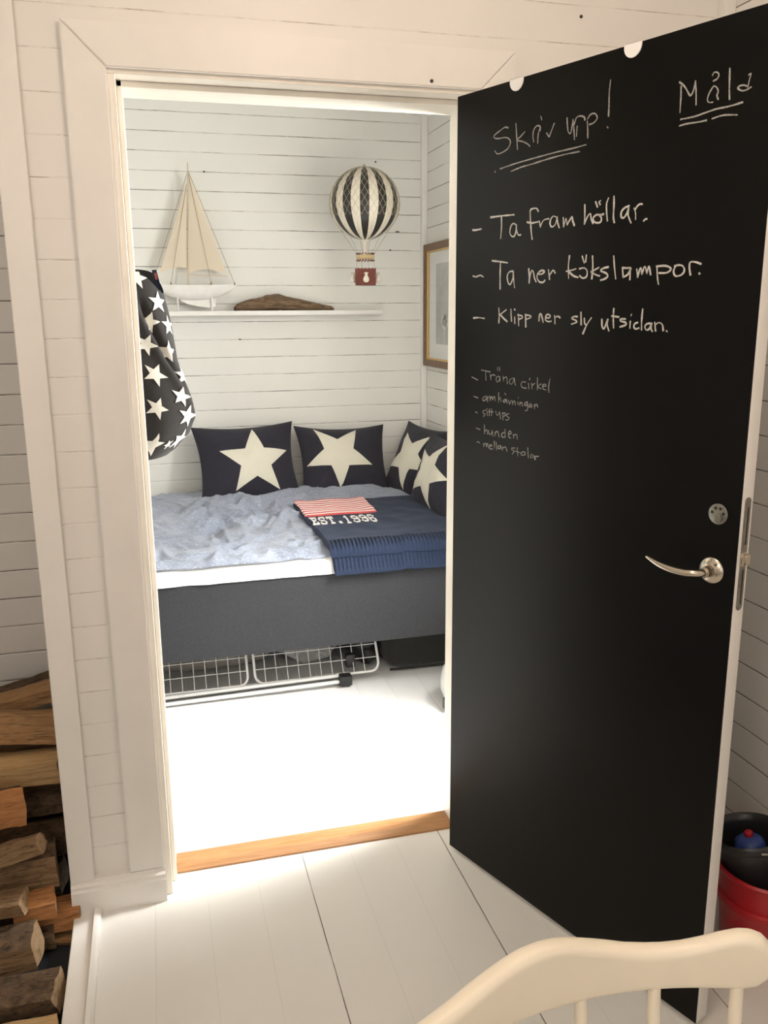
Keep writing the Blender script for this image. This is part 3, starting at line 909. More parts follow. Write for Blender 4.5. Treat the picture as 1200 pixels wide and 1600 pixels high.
def layer(name, y0, y1, dz, ry1, thick, xl, xr=0.600):
    bm = B()

    def top(u, v):
        y = y0 + v * (y1 - y0)
        l = bl_left(y) + xl
        x = l + u * (xr - l)
        ed = min(x - l, (y - y0), (y1 - y))
        k = smooth01(ed / 0.010)
        yy = y + 0.006 * turb(x, 0, 7, 51) * (1 - v)
        return Vector((x, yy, b_top(x, y) - dz - 0.010 * (1 - k) + rib(x, y, y0 - 1, ry1) * k))
    vs = grid(bm, top, 300, 110)
    # skirt round the edge gives the fold its thickness
    nu, nv = 300, 110
    loop = [vs[i][0] for i in range(nu + 1)] + [vs[nu][j] for j in range(1, nv + 1)] + [vs[i][nv] for i in range(nu - 1, -1, -1)] + [vs[0][j] for j in range(nv - 1, 0, -1)]
    low = [bm.verts.new(v.co + Vector((0.004, 0, -thick))) for v in loop]
    for i in range(len(loop)):
        j = (i + 1) % len(loop)
        bm.faces.new((loop[i], loop[j], low[j], low[i]))
    bm.faces.new(low[::-1])
    return ob(name, bm, M['knit_navy'], bl, 60)


lower = layer('lower_fold', 1.072, 1.60, 0.030, 1.150, 0.010, 0.008)
upper = layer('upper_fold', 1.104, 1.830, 0.0, 1.180, 0.013, 0.0)


def on_blanket(x, y, h=0.002):
    return Vector((x, y, b_top(x, y) + h))


bm = B()
PX0, PX1, PY0, PY1 = -0.140, 0.196, 1.560, 1.826


def patch(u, v):
    y = PY0 + v * (PY1 - PY0)
    x = bl_left(y) + 0.004 + u * (PX1 - bl_left(y) - 0.004) - 0.02 * (1 - v) * 0
    y += 0.007 * sin(u * 13 + 1.2) * (0.4 + v)
    k = smooth01(min(u, 1 - u) / 0.02) * smooth01(min(v, 1 - v) / 0.02)
    return on_blanket(x, y, 0.001 + 0.003 * k + 0.003 * abs(sin(v * 17 * pi)) * k)


grid(bm, patch, 60, 68, mfn=lambda i, j: 0 if (j // 4) % 2 == 0 else 1)
ob('striped_patch', bm, [M['knit_red'], M['knit_white']], bl, 60, label='red and white striped flag patch on the navy blanket')

FONT = {'E': ('#####', '.#..#', '.#...', '.###.', '.#...', '.#..#', '#####'), 'S': ('.####', '#...#', '#....', '.###.', '....#', '#...#', '####.'),
        'T': ('#####', '#.#.#', '..#..', '..#..', '..#..', '..#..', '.###.'), '.': ('.....', '.....', '.....', '.....', '.....', '.##..', '.##..'),
        '1': ('..#..', '.##..', '..#..', '..#..', '..#..', '..#..', '.###.'), '9': ('.###.', '#...#', '#...#', '.####', '....#', '#...#', '.###.'),
        '6': ('.###.', '#...#', '#....', '####.', '#...#', '#...#', '.###.'), ' ': ('.....',) * 7}
text = 'EST. 1996'
adv, px, py = 0.0372, 0.0058, 0.0172
xx = -0.125
for ch in text:
    if ch == ' ':
        xx += adv * 0.30
        continue
    bm = B()
    for r_, row in enumerate(FONT[ch]):
        for c_, q in enumerate(row):
            if q != '#':
                continue
            x0 = xx + c_ * px - 0.0008
            y1 = 1.538 - r_ * py - 0.04 * (xx + 0.12)
            x1, y0 = x0 + px + 0.0004, y1 - py * 0.92
            f = [bm.verts.new(on_blanket(a, b, 0.0035)) for a, b in ((x0, y0), (x1, y0), (x1, y1), (x0, y1))]
            g_ = [bm.verts.new(on_blanket(a, b, 0.0005)) for a, b in ((x0, y0), (x1, y0), (x1, y1), (x0, y1))]
            bm.faces.new(f)
            for a in range(4):
                bm.faces.new((f[a], g_[a], g_[(a + 1) % 4], f[(a + 1) % 4]))
    xx += adv * (0.62 if ch == '.' else 1.0)
    ob('letter', bm, M['knit_white'], bl, None, label='white knitted character %s' % ch)


# ------------------------------------------------------------------ star pillows
def pillow(BL, BR, TL, T, star_rot, star_R, lab, soff=(0, 0), seed=0, pull=0.11):
    BL, BR, TL = Vector(BL), Vector(BR), Vector(TL)
    ex, ey = (BR - BL) / 2, (TL - BL) / 2
    c = BL + ex + ey
    en = ex.cross(ey).normalized()
    w, h = ex.length, ey.length

    def surf(u, v, side):
        uu = u * (1 - pull * (1 - v * v) * (0.4 + 0.6 * u * u))
        vv = v * (1 - pull * (1 - u * u) * (0.4 + 0.6 * v * v))
        t = T * (max(0, 1 - u ** 4) ** 0.75) * (max(0, 1 - v ** 4) ** 0.75) * (0.62 + 0.38 * (1 - u * u) * (1 - v * v))
        t += 0.006 * turb(u * 0.6 + 5, v * 0.6, 3, seed) * (1 - u * u) * (1 - v * v) + 0.004 * turb(u, v, 5, seed + 3) * (1 - (u * v) ** 2) * min(1, (1 - max(abs(u), abs(v))) * 6)
        droop = 0.012 * turb(u, v, 1.3, seed + 9) * max(abs(u), abs(v)) ** 3
        return c + ex * uu + ey * vv + en * (side * t + droop)
    root = thing('pillow', c - Vector((0, 0, h)), lab, 'pillow', 'navy star pillows on the bed')
    bm = B()
    n_ = 44

    def fw(q):
        return -cos(q * pi)
    grid(bm, lambda a, b: surf(fw(a), fw(b), 1), n_, n_)
    grid(bm, lambda a, b: surf(fw(a), fw(b), -1), n_, n_)
    bmesh.ops.remove_doubles(bm, verts=bm.verts[:], dist=1e-5)
    ob('cushion_cover', bm, M['navy_pillow'], root, 70)
    bm = B()

    def fn(a, b):
        u, v = (a + soff[0]) / w, (b + soff[1]) / h
        u, v = max(-1, min(1, u)), max(-1, min(1, v))
        return surf(u, v, 1) + en * 0.0018
    star_on(bm, fn, star_R, star_rot, 0.43, 14)
    ob('star_print', bm, M['cream_star'], root, 70, label='large cream star on the navy cover')


pillow((-0.570, 2.02, 0.625), (-0.062, 2.03, 0.635), (-0.590, 2.195, 1.005), 0.085, 0.03, 0.190, 'navy pillow with an upright cream star, leftmost on the bed', (0.035, -0.005), 1)
pillow((-0.070, 2.045, 0.625), (0.405, 2.04, 0.615), (-0.077, 2.205, 0.990), 0.085, pi + 0.03, 0.190, 'navy pillow with an upside-down cream star, against the back wall beneath the balloon', (-0.035, 0.030), 2)
pillow((0.365, 2.15, 0.63), (0.500, 1.76, 0.62), (0.545, 2.225, 0.990), 0.075, 0.55, 0.180, 'navy star pillow tucked into the right corner, half behind the foremost pillow', (0.0, 0.0), 3)
pillow((0.425, 1.83, 0.62), (0.475, 1.37, 0.615), (0.565, 1.90, 0.975), 0.075, 0.30, 0.185, 'foremost navy star pillow on the right, cut off by the chalkboard door', (0.0, 0.0), 4)
# ------------------------------------------------------------------ shelf and what stands on it
SH = 1.5635
bm = B(); box(bm, -0.98, 0.398, 2.185, 2.30, 1.541, SH, 0.002)
ob('wall_shelf', bm, M['paint'], None, 30, 'narrow white shelf board on the bedroom back wall above the pillows', 'shelf')

boat = thing('model_sailboat', (-0.535, 2.225, SH), 'cream-sailed white model sailboat standing at the left of the shelf', 'sailboat')
BY = 2.228


def hull(u, v):
    # u along the hull from stern to bow, v round the section from one gunwale to the other
    x = -0.735 + u * 0.408
    wv = 0.040 * (max(0.0, 1 - abs(2 * u - 0.92) ** 2.4)) ** 0.8 + 0.001
    deck = 1.689 - 0.004 * sin(u * pi)
    keel = 1.689 - 0.004 - 0.068 * (max(0.0, 1 - abs(2 * u - 1.0) ** 2.2)) ** 0.9 - 0.004
    a = pi * v
    return Vector((x, BY - wv * cos(a), deck + (keel - deck) * sin(a) ** 0.8))


bm = B()
vs = grid(bm, hull, 48, 16)
for i in range(48):
    bm.faces.new((vs[i][0], vs[i][16], vs[i + 1][16], vs[i + 1][0]))
ob('hull', bm, M['hull'], boat, 50)
bm = B()
prism(bm, [(-0.607, 1.640), (-0.597, 1.612), (-0.565, 1.596), (-0.505, 1.583), (-0.463, 1.578), (-0.434, 1.585), (-0.430, 1.640)], lambda a, b, t: Vector((a, t, b)), BY - 0.006, BY + 0.006)
ob('keel', bm, M['hull'], boat, 30)
for x in (-0.613, -0.452):
    bm = B(); tube(bm, [(x, BY - 0.016, SH), (x, BY - 0.016, 1.652)], 0.0042, 10); ob('stand_peg', bm, M['hull'], boat, 40)
bm = B(); tube(bm, [(-0.560, BY, 1.68), (-0.540, BY, 2.0), (-0.531, BY, 2.238)], [0.0035, 0.003, 0.002], 8); ob('mast', bm, M['mast'], boat, 40)
bm = B(); tube(bm, [(-0.558, BY, 1.735), (-0.372, BY, 1.727)], 0.002, 6); ob('boom', bm, M['mast'], boat, 40)


def sail(A, Bp, C, sag, belly, name):
    A, Bp, C = map(Vector, (A, Bp, C))

    def fn(u, v):
        foot = Bp + (C - Bp) * u
        foot.z += sag * sin(pi * u)
        p = A + (foot - A) * v
        p.y += -belly * sin(pi * u) * v * (1.2 - 0.6 * v)
        return p
    bm = B()
    grid(bm, fn, 16, 30)
    bmesh.ops.remove_doubles(bm, verts=bm.verts[:], dist=1e-6)
    ob(name, bm, M['sail'], boat, 60)


sail((-0.531, BY, 2.205), (-0.553, BY, 1.742), (-0.372, BY, 1.732), 0.022, 0.022, 'mainsail')
sail((-0.541, BY - 0.002, 2.150), (-0.690, BY - 0.010, 1.738), (-0.562, BY - 0.002, 1.765), 0.012, 0.012, 'jib')
bm = B()
for a, b in (((-0.540, 2.145), (-0.640, 1.694)), ((-0.530, 2.185), (-0.452, 1.694)), ((-0.530, 2.200), (-0.338, 1.694)), ((-0.536, 2.190), (-0.725, 1.694))):
    s_ = -0.028 if abs(b[0] + 0.55) < 0.15 else 0.0
    tube(bm, [(a[0], BY - 0.004, a[1]), (b[0], BY + s_, b[1])], 0.0011, 5)
ob('rigging', bm, M['cord'], boat, 40)
for x, dy in ((-0.640, -0.028), (-0.452, -0.028), (-0.338, 0)):
    bm = B(); tube(bm, [(x, BY + dy, 1.686), (x, BY + dy, 1.698)], 0.0035, 8); ob('cleat', bm, M['cord'], boat, 40)


def drift(u, v):
    x = -0.345 + u * 0.50
    prof = [(0, 0.018), (0.03, 0.034), (0.12, 0.050), (0.22, 0.060), (0.34, 0.078), (0.45, 0.080), (0.54, 0.068), (0.64, 0.056), (0.78, 0.040), (0.9, 0.028), (0.97, 0.022), (1.0, 0.012)]
    for (a, h0), (b, h1) in zip(prof, prof[1:]):
        if a <= u <= b:
            h = h0 + (h1 - h0) * (u - a) / (b - a)
            break
    a = v * 2 * pi
    r = 1 + 0.16 * noise.noise(Vector((x * 16, cos(a) * 1.6, sin(a) * 1.6))) + 0.09 * noise.noise(Vector((x * 40, cos(a) * 5, sin(a) * 5)))
    k = 1.0
    if u < 0.02 or u > 0.985:
        k = 0.35
    return Vector((x, 2.245 + 0.042 * cos(a) * r * k * (0.5 + h * 6), SH + max(0.0, h * 0.5 + h * 0.5 * sin(a) * r)))


bm = B()
vs = grid(bm, lambda u, v: drift(v, u), 28, 90, wrap_u=True)
bm.faces.new([r_[0] for r_ in vs]); bm.faces.new([r_[-1] for r_ in vs][::-1])
ob('driftwood', bm, M['drift'], None, 50, 'long brown piece of driftwood lying on the white shelf', 'driftwood')

# ------------------------------------------------------------------ model hot-air balloon
BC = Vector((0.250, 1.95, 2.042))
RX, RZ = 0.163, 0.161
AZ0 = math.atan2(-2.1415 - BC.y, -0.762 - BC.x)                      # one dark gore faces the doorway
bal = thing('model_balloon', (0.250, 1.95, 1.675), 'black and ivory striped model hot-air balloon hanging before the back wall', 'balloon')
bm = B()
NS = 96
gr = []
for j in range(41):
    c_ = pi * j / 40
    rr = sin(c_)
    zz = cos(c_)
    if zz < 0:
        rr *= 1 - 0.05 * zz * zz
    gr.append((rr * RX, zz * RZ))


def bpt(az, c_, off=0.0):
    rr = sin(c_)
    zz = cos(c_)
    if zz < 0:
        rr *= 1 - 0.05 * zz * zz
    return BC + Vector((cos(az) * rr * (RX + off), sin(az) * rr * (RX + off), zz * (RZ + off)))


def bface(i, j):
    k = (i // 4) % 2
    return k


grid(bm, lambda u, v: bpt(AZ0 - 2 * pi * 2 / NS + u * 2 * pi, pi * (0.004 + 0.992 * v)), NS, 40, wrap_u=True, mfn=bface)
ob('envelope', bm, [M['balloon_black'], M['balloon_white']], bal, 60)
bm = B()
NC = 36
for k in range(NC):
    for sgn in (1, -1):
        pts = []
        for j in range(41):
            c_ = 0.05 + (1.95 - 0.05) * j / 40
            pts.append(bpt(AZ0 + 2 * pi * k / NC + sgn * (pi / NC) * (13.0 * j / 40), c_, 0.0011))
        tube(bm, pts, 0.0008, 3, caps=False)
ob('net', bm, M['net'], bal, None, label='thin beige cord net over the balloon')
bm = B()
for k in range(12):
    az = AZ0 + 2 * pi * (k + 0.5) / 12
    q = bpt(az, 1.95, 0.001)
    tube(bm, [q, bpt(az, 2.25, 0.0015), BC + Vector((cos(az) * 0.043, sin(az) * 0.043, -0.222))], 0.0006, 4)
ob('suspension_cord', bm, M['net'], bal, None)
bm = B()
lathe(bm, [(0.024, -0.158), (0.010, -0.168), (0.009, -0.226)], 20, BC)
ob('neck', bm, M['sack'], bal, 50)
bm = B()
lathe(bm, [(0.040, -0.228), (0.043, -0.231), (0.043, -0.243), (0.040, -0.246), (0.038, -0.243), (0.038, -0.231), (0.040, -0.228)], 32, BC)
rg = ob('load_ring', bm, M['ring'], bal, 50)
for zz in (-0.222, -0.253):
    bm = B()
    for k in range(18):
        a = 2 * pi * k / 18
        bmesh.ops.create_icosphere(bm, subdivisions=1, radius=0.0042, matrix=Matrix.Translation(BC + Vector((0.041 * cos(a), 0.041 * sin(a), zz))))
    ob('bead_row', bm, M['bead'], rg, 40)
sx_ = cos(AZ0 + pi / 2), sin(AZ0 + pi / 2)
bx, by = Vector((sx_[0], sx_[1], 0)), Vector((cos(AZ0), sin(AZ0), 0))


def bk(a, b, z):
    return BC + bx * a + by * b + Vector((0, 0, z))


for a in (-0.042, -0.016, 0.016, 0.042):
    for b in (-0.03, 0.03):
        bm = B(); tube(bm, [bk(a * 0.95, b, -0.244), bk(a, b, -0.296)], 0.0006, 4); ob('basket_cord', bm, M['net'], bal, None)
bm = B()


def bskt(u, v):
    per = [(-1, -1), (1, -1), (1, 1), (-1, 1)]
    t = u * 4
    i = int(t) % 4
    f = t - int(t)
    p, q = per[i], per[(i + 1) % 4]
    k = 0.049 - 0.001 * v
    return bk((p[0] + (q[0] - p[0]) * f) * k, (p[1] + (q[1] - p[1]) * f) * 0.036, -0.292 - 0.073 * v + (0.004 * (abs(cos(6 * pi * f)) if v == 0 else 0)) + 0.0006 * sin(v * 60))


vs = grid(bm, bskt, 48, 24, wrap_u=True)
bm.faces.new([r_[-1] for r_ in vs])
bsk = ob('basket', bm, M['basket'], bal, 40, label='russet woven basket under the balloon')


def sackmesh(a, b):
    bm = B()
    prof = [(0.0, -0.026), (0.009, -0.025), (0.0145, -0.016), (0.0135, -0.006), (0.007, 0.006), (0.005, 0.010), (0.011, 0.015), (0.008, 0.020), (0.0, 0.022)]
    lathe(bm, prof, 20, bk(a, b, -0.328))
    return bm


for a, b in ((0.003, 0.0475), (-0.0585, 0.0), (0.0585, 0.0)):
    ob('sandbag', sackmesh(a, b), M['sack'], bsk, 60)
bm = B(); tube(bm, [BC + Vector((0, 0, RZ - 0.002)), BC + Vector((0, 0, RZ + 0.012))], 0.004, 8); ob('crown_knot', bm, M['net'], bal, 40)
bm = B(); tube(bm, [BC + Vector((0, 0, RZ + 0.010)), Vector((BC.x, BC.y, 2.60))], 0.0005, 4); ob('hanging_line', bm, M['plaster'], bal, None)

# ------------------------------------------------------------------ framed picture on the right wall
fr = thing('framed_picture', (0.645, 1.975, 1.278), 'brown and gilt framed picture on the bedroom right wall, cut by the door', 'picture')
FY0, FY1, FZ0, FZ1 = 1.70, 2.243, 1.278, 1.885


def rect_ring(bm, y0, y1, z0, z1, w, x0, x1, slope=0.0):
    for (a, b) in ((0, 1), (1, 2), (2, 3), (3, 0)):
        o4 = [(y0, z0), (y1, z0), (y1, z1), (y0, z1)]
        i4 = [(y0 + w, z0 + w), (y1 - w, z0 + w), (y1 - w, z1 - w), (y0 + w, z1 - w)]
        v = [bm.verts.new(Vector(q)) for q in ((x1, *o4[a]), (x1, *o4[b]), (x0, *o4[b]), (x0, *o4[a]), (x0 + slope, *i4[a]), (x0 + slope, *i4[b]), (x1, *i4[b]), (x1, *i4[a]))]
        bm.faces.new((v[0], v[1], v[2], v[3])); bm.faces.new((v[3], v[2], v[5], v[4])); bm.faces.new((v[4], v[5], v[6], v[7]))


bm = B(); rect_ring(bm, FY0, FY1, FZ0, FZ1, 0.034, 0.630, 0.6595, 0.005); ob('frame', bm, M['frame_wood'], fr, None)
bm = B(); rect_ring(bm, FY0 + 0.033, FY1 - 0.033, FZ0 + 0.033, FZ1 - 0.033, 0.009, 0.637, 0.6595, 0.006); ob('gilt_liner', bm, M['gold'], fr, None)
bm = B(); box(bm, 0.650, 0.6595, FY0 + 0.04, FY1 - 0.04, FZ0 + 0.04, FZ1 - 0.04); ob('mount', bm, M['mount'], fr, None)
bm = B(); box(bm, 0.6488, 0.651, FY0 + 0.150, FY1 - 0.150, FZ0 + 0.115, FZ1 - 0.10)
pc = ob('print', bm, M['print_grey'], fr, None, label='grey-green print in a white mount')
bm = B()
for k in range(7):
    a = 2 * pi * k / 7
    cy, cz = 1.955 + 0.026 * cos(a), 1.505 + 0.026 * sin(a)
    vsx = [bm.verts.new(Vector((0.6482, cy + 0.022 * cos(q * pi / 6), cz + 0.017 * sin(q * pi / 6)))) for q in range(12)]
    bm.faces.new(vsx)
tube(bm, [(0.6482, 1.955, 1.49), (0.6482, 1.965, 1.42), (0.6482, 1.95, 1.395)], 0.002, 4)
ob('drawn_flower', bm, M['print_dark'], pc, None)
bm = B(); box(bm, 0.643, 0.6445, FY0 + 0.04, FY1 - 0.04, FZ0 + 0.04, FZ1 - 0.04); ob('pane', bm, M['glass'], fr, None)

# ------------------------------------------------------------------ star laundry bag on its hook
hk = thing('wall_hook', (-0.985, 0.47, 1.69), 'metal wall hook behind the left door jamb carrying the star bag', 'hook')
bm = B(); box(bm, -0.990, -0.984, 0.455, 0.485, 1.665, 1.725, 0.002); ob('back_plate', bm, M['zinc'], hk, 30)
bm = B(); tube(bm, catmull([(-0.986, 0.47, 1.700), (-0.965, 0.47, 1.692), (-0.955, 0.47, 1.700), (-0.952, 0.47, 1.715)], 5), 0.004, 10); ob('peg', bm, M['zinc'], hk, 50)

bagt = thing('laundry_bag', (-0.82, 0.47, 1.15), 'black cotton laundry bag with white stars hanging beside the left jamb', 'bag')
XR = [(1.150, -0.722), (1.165, -0.700), (1.212, -0.655), (1.26, -0.640), (1.305, -0.645), (1.42, -0.684), (1.505, -0.697), (1.61, -0.711), (1.70, -0.728)]


def xr(z):
    for (a, b), (c_, d_) in zip(XR, XR[1:]):
        if z <= c_:
            return b + (d_ - b) * max(0, (z - a)) / (c_ - a)
    return XR[-1][1]


def bagpt(ph, z, off=0.0):
    r_ = xr(z)
    cx_, rx_ = (r_ - 0.972) / 2, (r_ + 0.972) / 2
    ry_ = 0.085 + 0.055 * smooth01((1.66 - z) / 0.3)
    k = 1 + 0.035 * sin(3 * ph + z * 9) * smooth01((1.62 - z) / 0.1) + 0.025 * noise.noise(Vector((ph * 2.2, z * 6, 2)))
    # pleat running down from the left of the rim to the lower right
    pl = 1.05 - (1.57 - z) * 2.7 - ph
    k += (-0.16 * exp(-(pl / 0.10) ** 2) + 0.07 * exp(-((pl + 0.22) / 0.12) ** 2)) * smooth01((1.63 - z) / 0.1) * smooth01((z - 1.2) / 0.1)
    c_, s_ = cos(ph), sin(ph)
    x = cx_ + (rx_ * k + off) * (abs(c_) ** 0.85) * (1 if c_ > 0 else -1)
    y = 0.47 - (ry_ * k + off) * (abs(s_) ** 0.85) * (1 if s_ > 0 else -1)
    return Vector((max(x, -0.975), y, z))


def rim(ph):
    a = (ph - 0.26 + pi) % (2 * pi) - pi                             # the mouth sags at the front right
    return 1.677 - 0.070 * exp(-(a / 0.62) ** 2)


bm = B()
vs = grid(bm, lambda u, v: bagpt(2 * pi * u, 1.150 + (rim(2 * pi * u) - 1.150) * v), 96, 90, wrap_u=True)
bm.faces.new([r_[0] for r_ in vs][::-1])
ob('bag_body', bm, M['bag_fabric'], bagt, 60)
STARS = [(246, 471, .031, 0.12), (230, 501, .031, 0.25), (228, 533, .031, 0.5), (262, 545, .033, 0.15), (242, 577, .034, 0.62), (245, 627, .033, 0.55), (237, 683, .034, 0.15), (293, 643, .033, 0.3), (279, 679, .030, 0.15), (262, 506, .03, 0.1), (285, 582, .03, 0.1), (282, 612, .03, 0.4), (214, 436, .03, 0.3), (262, 684, .014, 0.8)]
for (u_, v_, r_, rot) in STARS:
    x0 = -0.785 + (u_ - (211 + (v_ - 421) * 0.071)) * 0.00177
    z0 = 1.674 - (v_ - 421) * 0.00184
    R_ = r_
    best = min(((bagpt(p / 100.0, z0) - Vector((x0, 0, 0))).x ** 2, p / 100.0) for p in range(5, 150))[1]

    def fn(a, b, best=best, z0=z0):
        z = z0 + b
        z = max(1.153, min(z, rim(best) - 0.003))
        loc = (bagpt(best + 0.03, z0) - bagpt(best - 0.03, z0)).length / 0.06
        ph = best - a / max(loc, 0.05)
        return bagpt(ph, z, 0.0022)
    bm = B()
    star_on(bm, fn, R_, rot, 0.42, 6)
    ob('star_print', bm, M['bag_star'], bagt, 60)
bm = B()                                                            # printed tag sewn inside the back of the mouth
grid(bm, lambda u, v: bagpt(-0.50 + 0.40 * u, 1.585 + 0.088 * v, -0.004) + Vector((0, -0.004, 0)), 8, 8)
tg = ob('sewn_tag', bm, M['tag_navy'], bagt, 60, label='navy sewn tag with a red patch inside the mouth of the bag')
bm = B(); grid(bm, lambda u, v: bagpt(-0.36 + 0.22 * u, 1.646 + 0.018 * v, -0.006) + Vector((0, -0.006, 0)), 4, 3); ob('red_patch', bm, M['tag_red'], tg, None)
bm = B()
for a, b, zz in ((-0.5, -0.2, 1.612), (-0.45, -0.22, 1.604), (-0.40, -0.24, 1.597)):
    grid(bm, lambda u, v: bagpt(a + (b - a) * u, zz + 0.004 * v, -0.006) + Vector((0, -0.006, 0)), 4, 1)
ob('tag_print', bm, M['tag_print'], tg, None)

# ------------------------------------------------------------------ under the bed
def rk(x, z, off=0.0):
    return Vector((x, 1.22 + 0.636 * (z - 0.03) - off, z))


rack = thing('drying_rack', (-0.4, 1.25, 0), 'white wire folding drying rack lying half under the bed', 'drying rack')


def rounded(x0, x1, z0, z1, r):
    pts = []
    for (cx_, cz_, a0) in ((x1 - r, z0 + r, -pi / 2), (x1 - r, z1 - r, 0), (x0 + r, z1 - r, pi / 2), (x0 + r, z0 + r, pi)):
        for k in range(7):
            a = a0 + pi / 2 * k / 6
            pts.append(rk(cx_ + r * cos(a), cz_ + r * sin(a)))
    return pts


for x0, x1, z0, z1 in ((-1.00, -0.452, 0.040, 0.212), (-0.422, 0.112, 0.040, 0.212)):
    bm = B(); tube(bm, rounded(x0, x1, z0, z1, 0.035), 0.0055, 10, closed=True)
    w_ = ob('wing_frame', bm, M['rack'], rack, 60)
    bm = B()
    k = x0 + 0.043
    while k < x1 - 0.02:
        tube(bm, [rk(k, z0), rk(k, z1)], 0.0017, 5); k += 0.0475
    for q in (0.30, 0.58, 0.86):
        z = z0 + (z1 - z0) * q
        tube(bm, [rk(x0, z, 0.003), rk(x1, z, 0.003)], 0.0017, 5)
    ob('wire_grid', bm, M['rack'], w_, 60)
for dy, z in ((0.0, 0.012), (0.022, 0.030), (0.05, 0.022)):
    bm = B(); tube(bm, [(-1.02, 1.185 + dy, z), (-0.02, 1.188 + dy, z + 0.014)], 0.008, 10); ob('leg_tube', bm, M['rack'], rack, 60)
bm = B(); box(bm, -0.075, -0.020, 1.170, 1.215, 0.008, 0.052, 0.006); ob('hinge_cap', bm, M['black_plastic'], rack, 40, label='black plastic hinge cap at the end of the rack')
bm = B(); box(bm, -0.030, 0.012, 1.250, 1.285, 0.055, 0.115, 0.006); ob('hinge_cap', bm, M['black_plastic'], rack, 40, label='black plastic hinge cap at the end of the rack')


def lumpy(x0, x1, y0, y1, z0, z1, amp, seed, p=4.0, nu=40, nv=24):
    bm = B()
    cx_, cy_, cz_ = (x0 + x1) / 2, (y0 + y1) / 2, (z0 + z1) / 2

    def fn(u, v):
        a, b = 2 * pi * u, -pi / 2 + pi * (0.01 + 0.98 * v)
        d = Vector((cos(a) * cos(b), sin(a) * cos(b), sin(b)))
        s = (abs(d.x) ** p + abs(d.y) ** p + abs(d.z) ** p) ** (-1 / p)
        s *= 1 + amp * noise.noise(d * 2.3 + Vector((seed, 0, 0))) + amp * 0.5 * noise.noise(d * 6 + Vector((seed, 5, 0)))
        q = d * s
        return Vector((cx_ + q.x * (x1 - x0) / 2, cy_ + q.y * (y1 - y0) / 2, max(z0, cz_ + q.z * (z1 - z0) / 2)))
    vs = grid(bm, fn, nu, nv, wrap_u=True)
    bm.faces.new([r_[0] for r_ in vs][::-1]); bm.faces.new([r_[-1] for r_ in vs])
    return bm


sc = thing('suitcase', (0.40, 1.56, 0), 'black fabric suitcase lying under the right end of the bed', 'suitcase')
ob('case_body', lumpy(0.172, 0.625, 1.285, 1.85, 0.002, 0.205, 0.01, 4, 9.0, 64, 40), M['case'], sc, 60)
bm = B(); tube(bm, [(0.155 + 0.02, 1.283, 0.012), (0.40, 1.280, 0.010), (0.622, 1.283, 0.012)], 0.006, 8); ob('edge_piping', bm, M['case'], sc, 60)
ob('storage_bag', lumpy(-1.02, -0.30, 1.48, 2.10, 0.0, 0.195, 0.05, 9, 6.0), M['grey_bag'], None, 60, 'grey-brown storage bag under the bed behind the left rack grid', 'bag')
ob('plastic_bag', lumpy(-0.285, 0.00, 1.44, 1.72, 0.0, 0.175, 0.22, 12, 2.6), M['clear_bag'], None, 40, 'pale grey plastic bag under the bed behind the right rack grid', 'bag')
ob('black_pouch', lumpy(0.015, 0.165, 1.36, 1.60, 0.0, 0.20, 0.16, 17, 3.0), M['black_plastic'], None, 40, 'crumpled shiny black pouch between the rack and the suitcase', 'pouch')
ap = thing('floor_appliance', (0.40, 0.90, 0), 'white round-sided appliance on the bedroom floor, peeping past the door edge', 'appliance')
bm = B(); lathe(bm, [(0.0, 0.0), (0.075, 0.0), (0.095, 0.012), (0.112, 0.06), (0.115, 0.10), (0.105, 0.15), (0.07, 0.18), (0.0, 0.188)], 40, (0.40, 0.90, 0.0)); ob('housing', bm, M['appliance'], ap, 60)
bm = B(); box(bm, 0.276, 0.305, 0.835, 0.865, 0.012, 0.055, 0.004); ob('clip', bm, M['grey_clip'], ap, 40, label='dark grey clip on the white housing')

# ------------------------------------------------------------------ spindle-back chair at the front
ch = thing('spindle_chair', (-0.390, -1.62, 0), 'cream painted spindle-back wooden chair with a curved crest rail', 'chair')
AX, AY, AR, TILT = -0.390, -1.411, 0.45, 0.06


def arc(s):
    return AY + sqrt(AR * AR - (s - 0.03) ** 2) - AR


TOPP = [(0.0, 0.878), (0.02, 0.8765), (0.038, 0.8722), (0.056, 0.8665), (0.074, 0.861), (0.10, 0.8525), (0.123, 0.8485), (0.142, 0.8472), (0.162, 0.849), (0.180, 0.8535), (0.200, 0.861), (0.215, 0.866), (0.227, 0.8665), (0.238, 0.862), (0.246, 0.852), (0.250, 0.836)]
BOTP = [(0.0, 0.797), (0.20, 0.797), (0.222, 0.798), (0.236, 0.802), (0.244, 0.811), (0.249, 0.823), (0.250, 0.830)]


def prof(P, s):
    s = abs(s)
    for (a, b), (c_, d_) in zip(P, P[1:]):
        if s <= c_:
            t = (s - a) / (c_ - a)
            return b + (d_ - b) * t
    return P[-1][1]


bm = B()
sts = [-0.250 * cos(pi * i / 90) for i in range(91)]
rings = []
for s in sts:
    zt, zb = prof(TOPP, s) + TILT * s - 0.008, prof(BOTP, s) + TILT * s - 0.010
    h = zt - zb
    th_ = 0.026
    ring = []
    nrm = Vector((-s / AR, -sqrt(1 - (s / AR) ** 2), 0))             # towards the sitter
    r = min(0.011, h * 0.48)
    sec = []
    for (cy_, cz_, a0) in ((th_ / 2 - r, h - r, 0), (-th_ / 2 + r, h - r, pi / 2), (-th_ / 2 + r, r, pi), (th_ / 2 - r, r, 3 * pi / 2)):
        for k in range(6):
            a = a0 + pi / 2 * k / 5
            sec.append((cy_ + r * cos(a), cz_ + r * sin(a)))
    base = Vector((AX + s, arc(s), zb))
    for a, b in sec:
        ring.append(bm.verts.new(base - nrm * (a + th_ / 2) + Vector((0, 0, b)) - Vector((s / AR, 0, 0)) * 0.0))
    rings.append(ring)
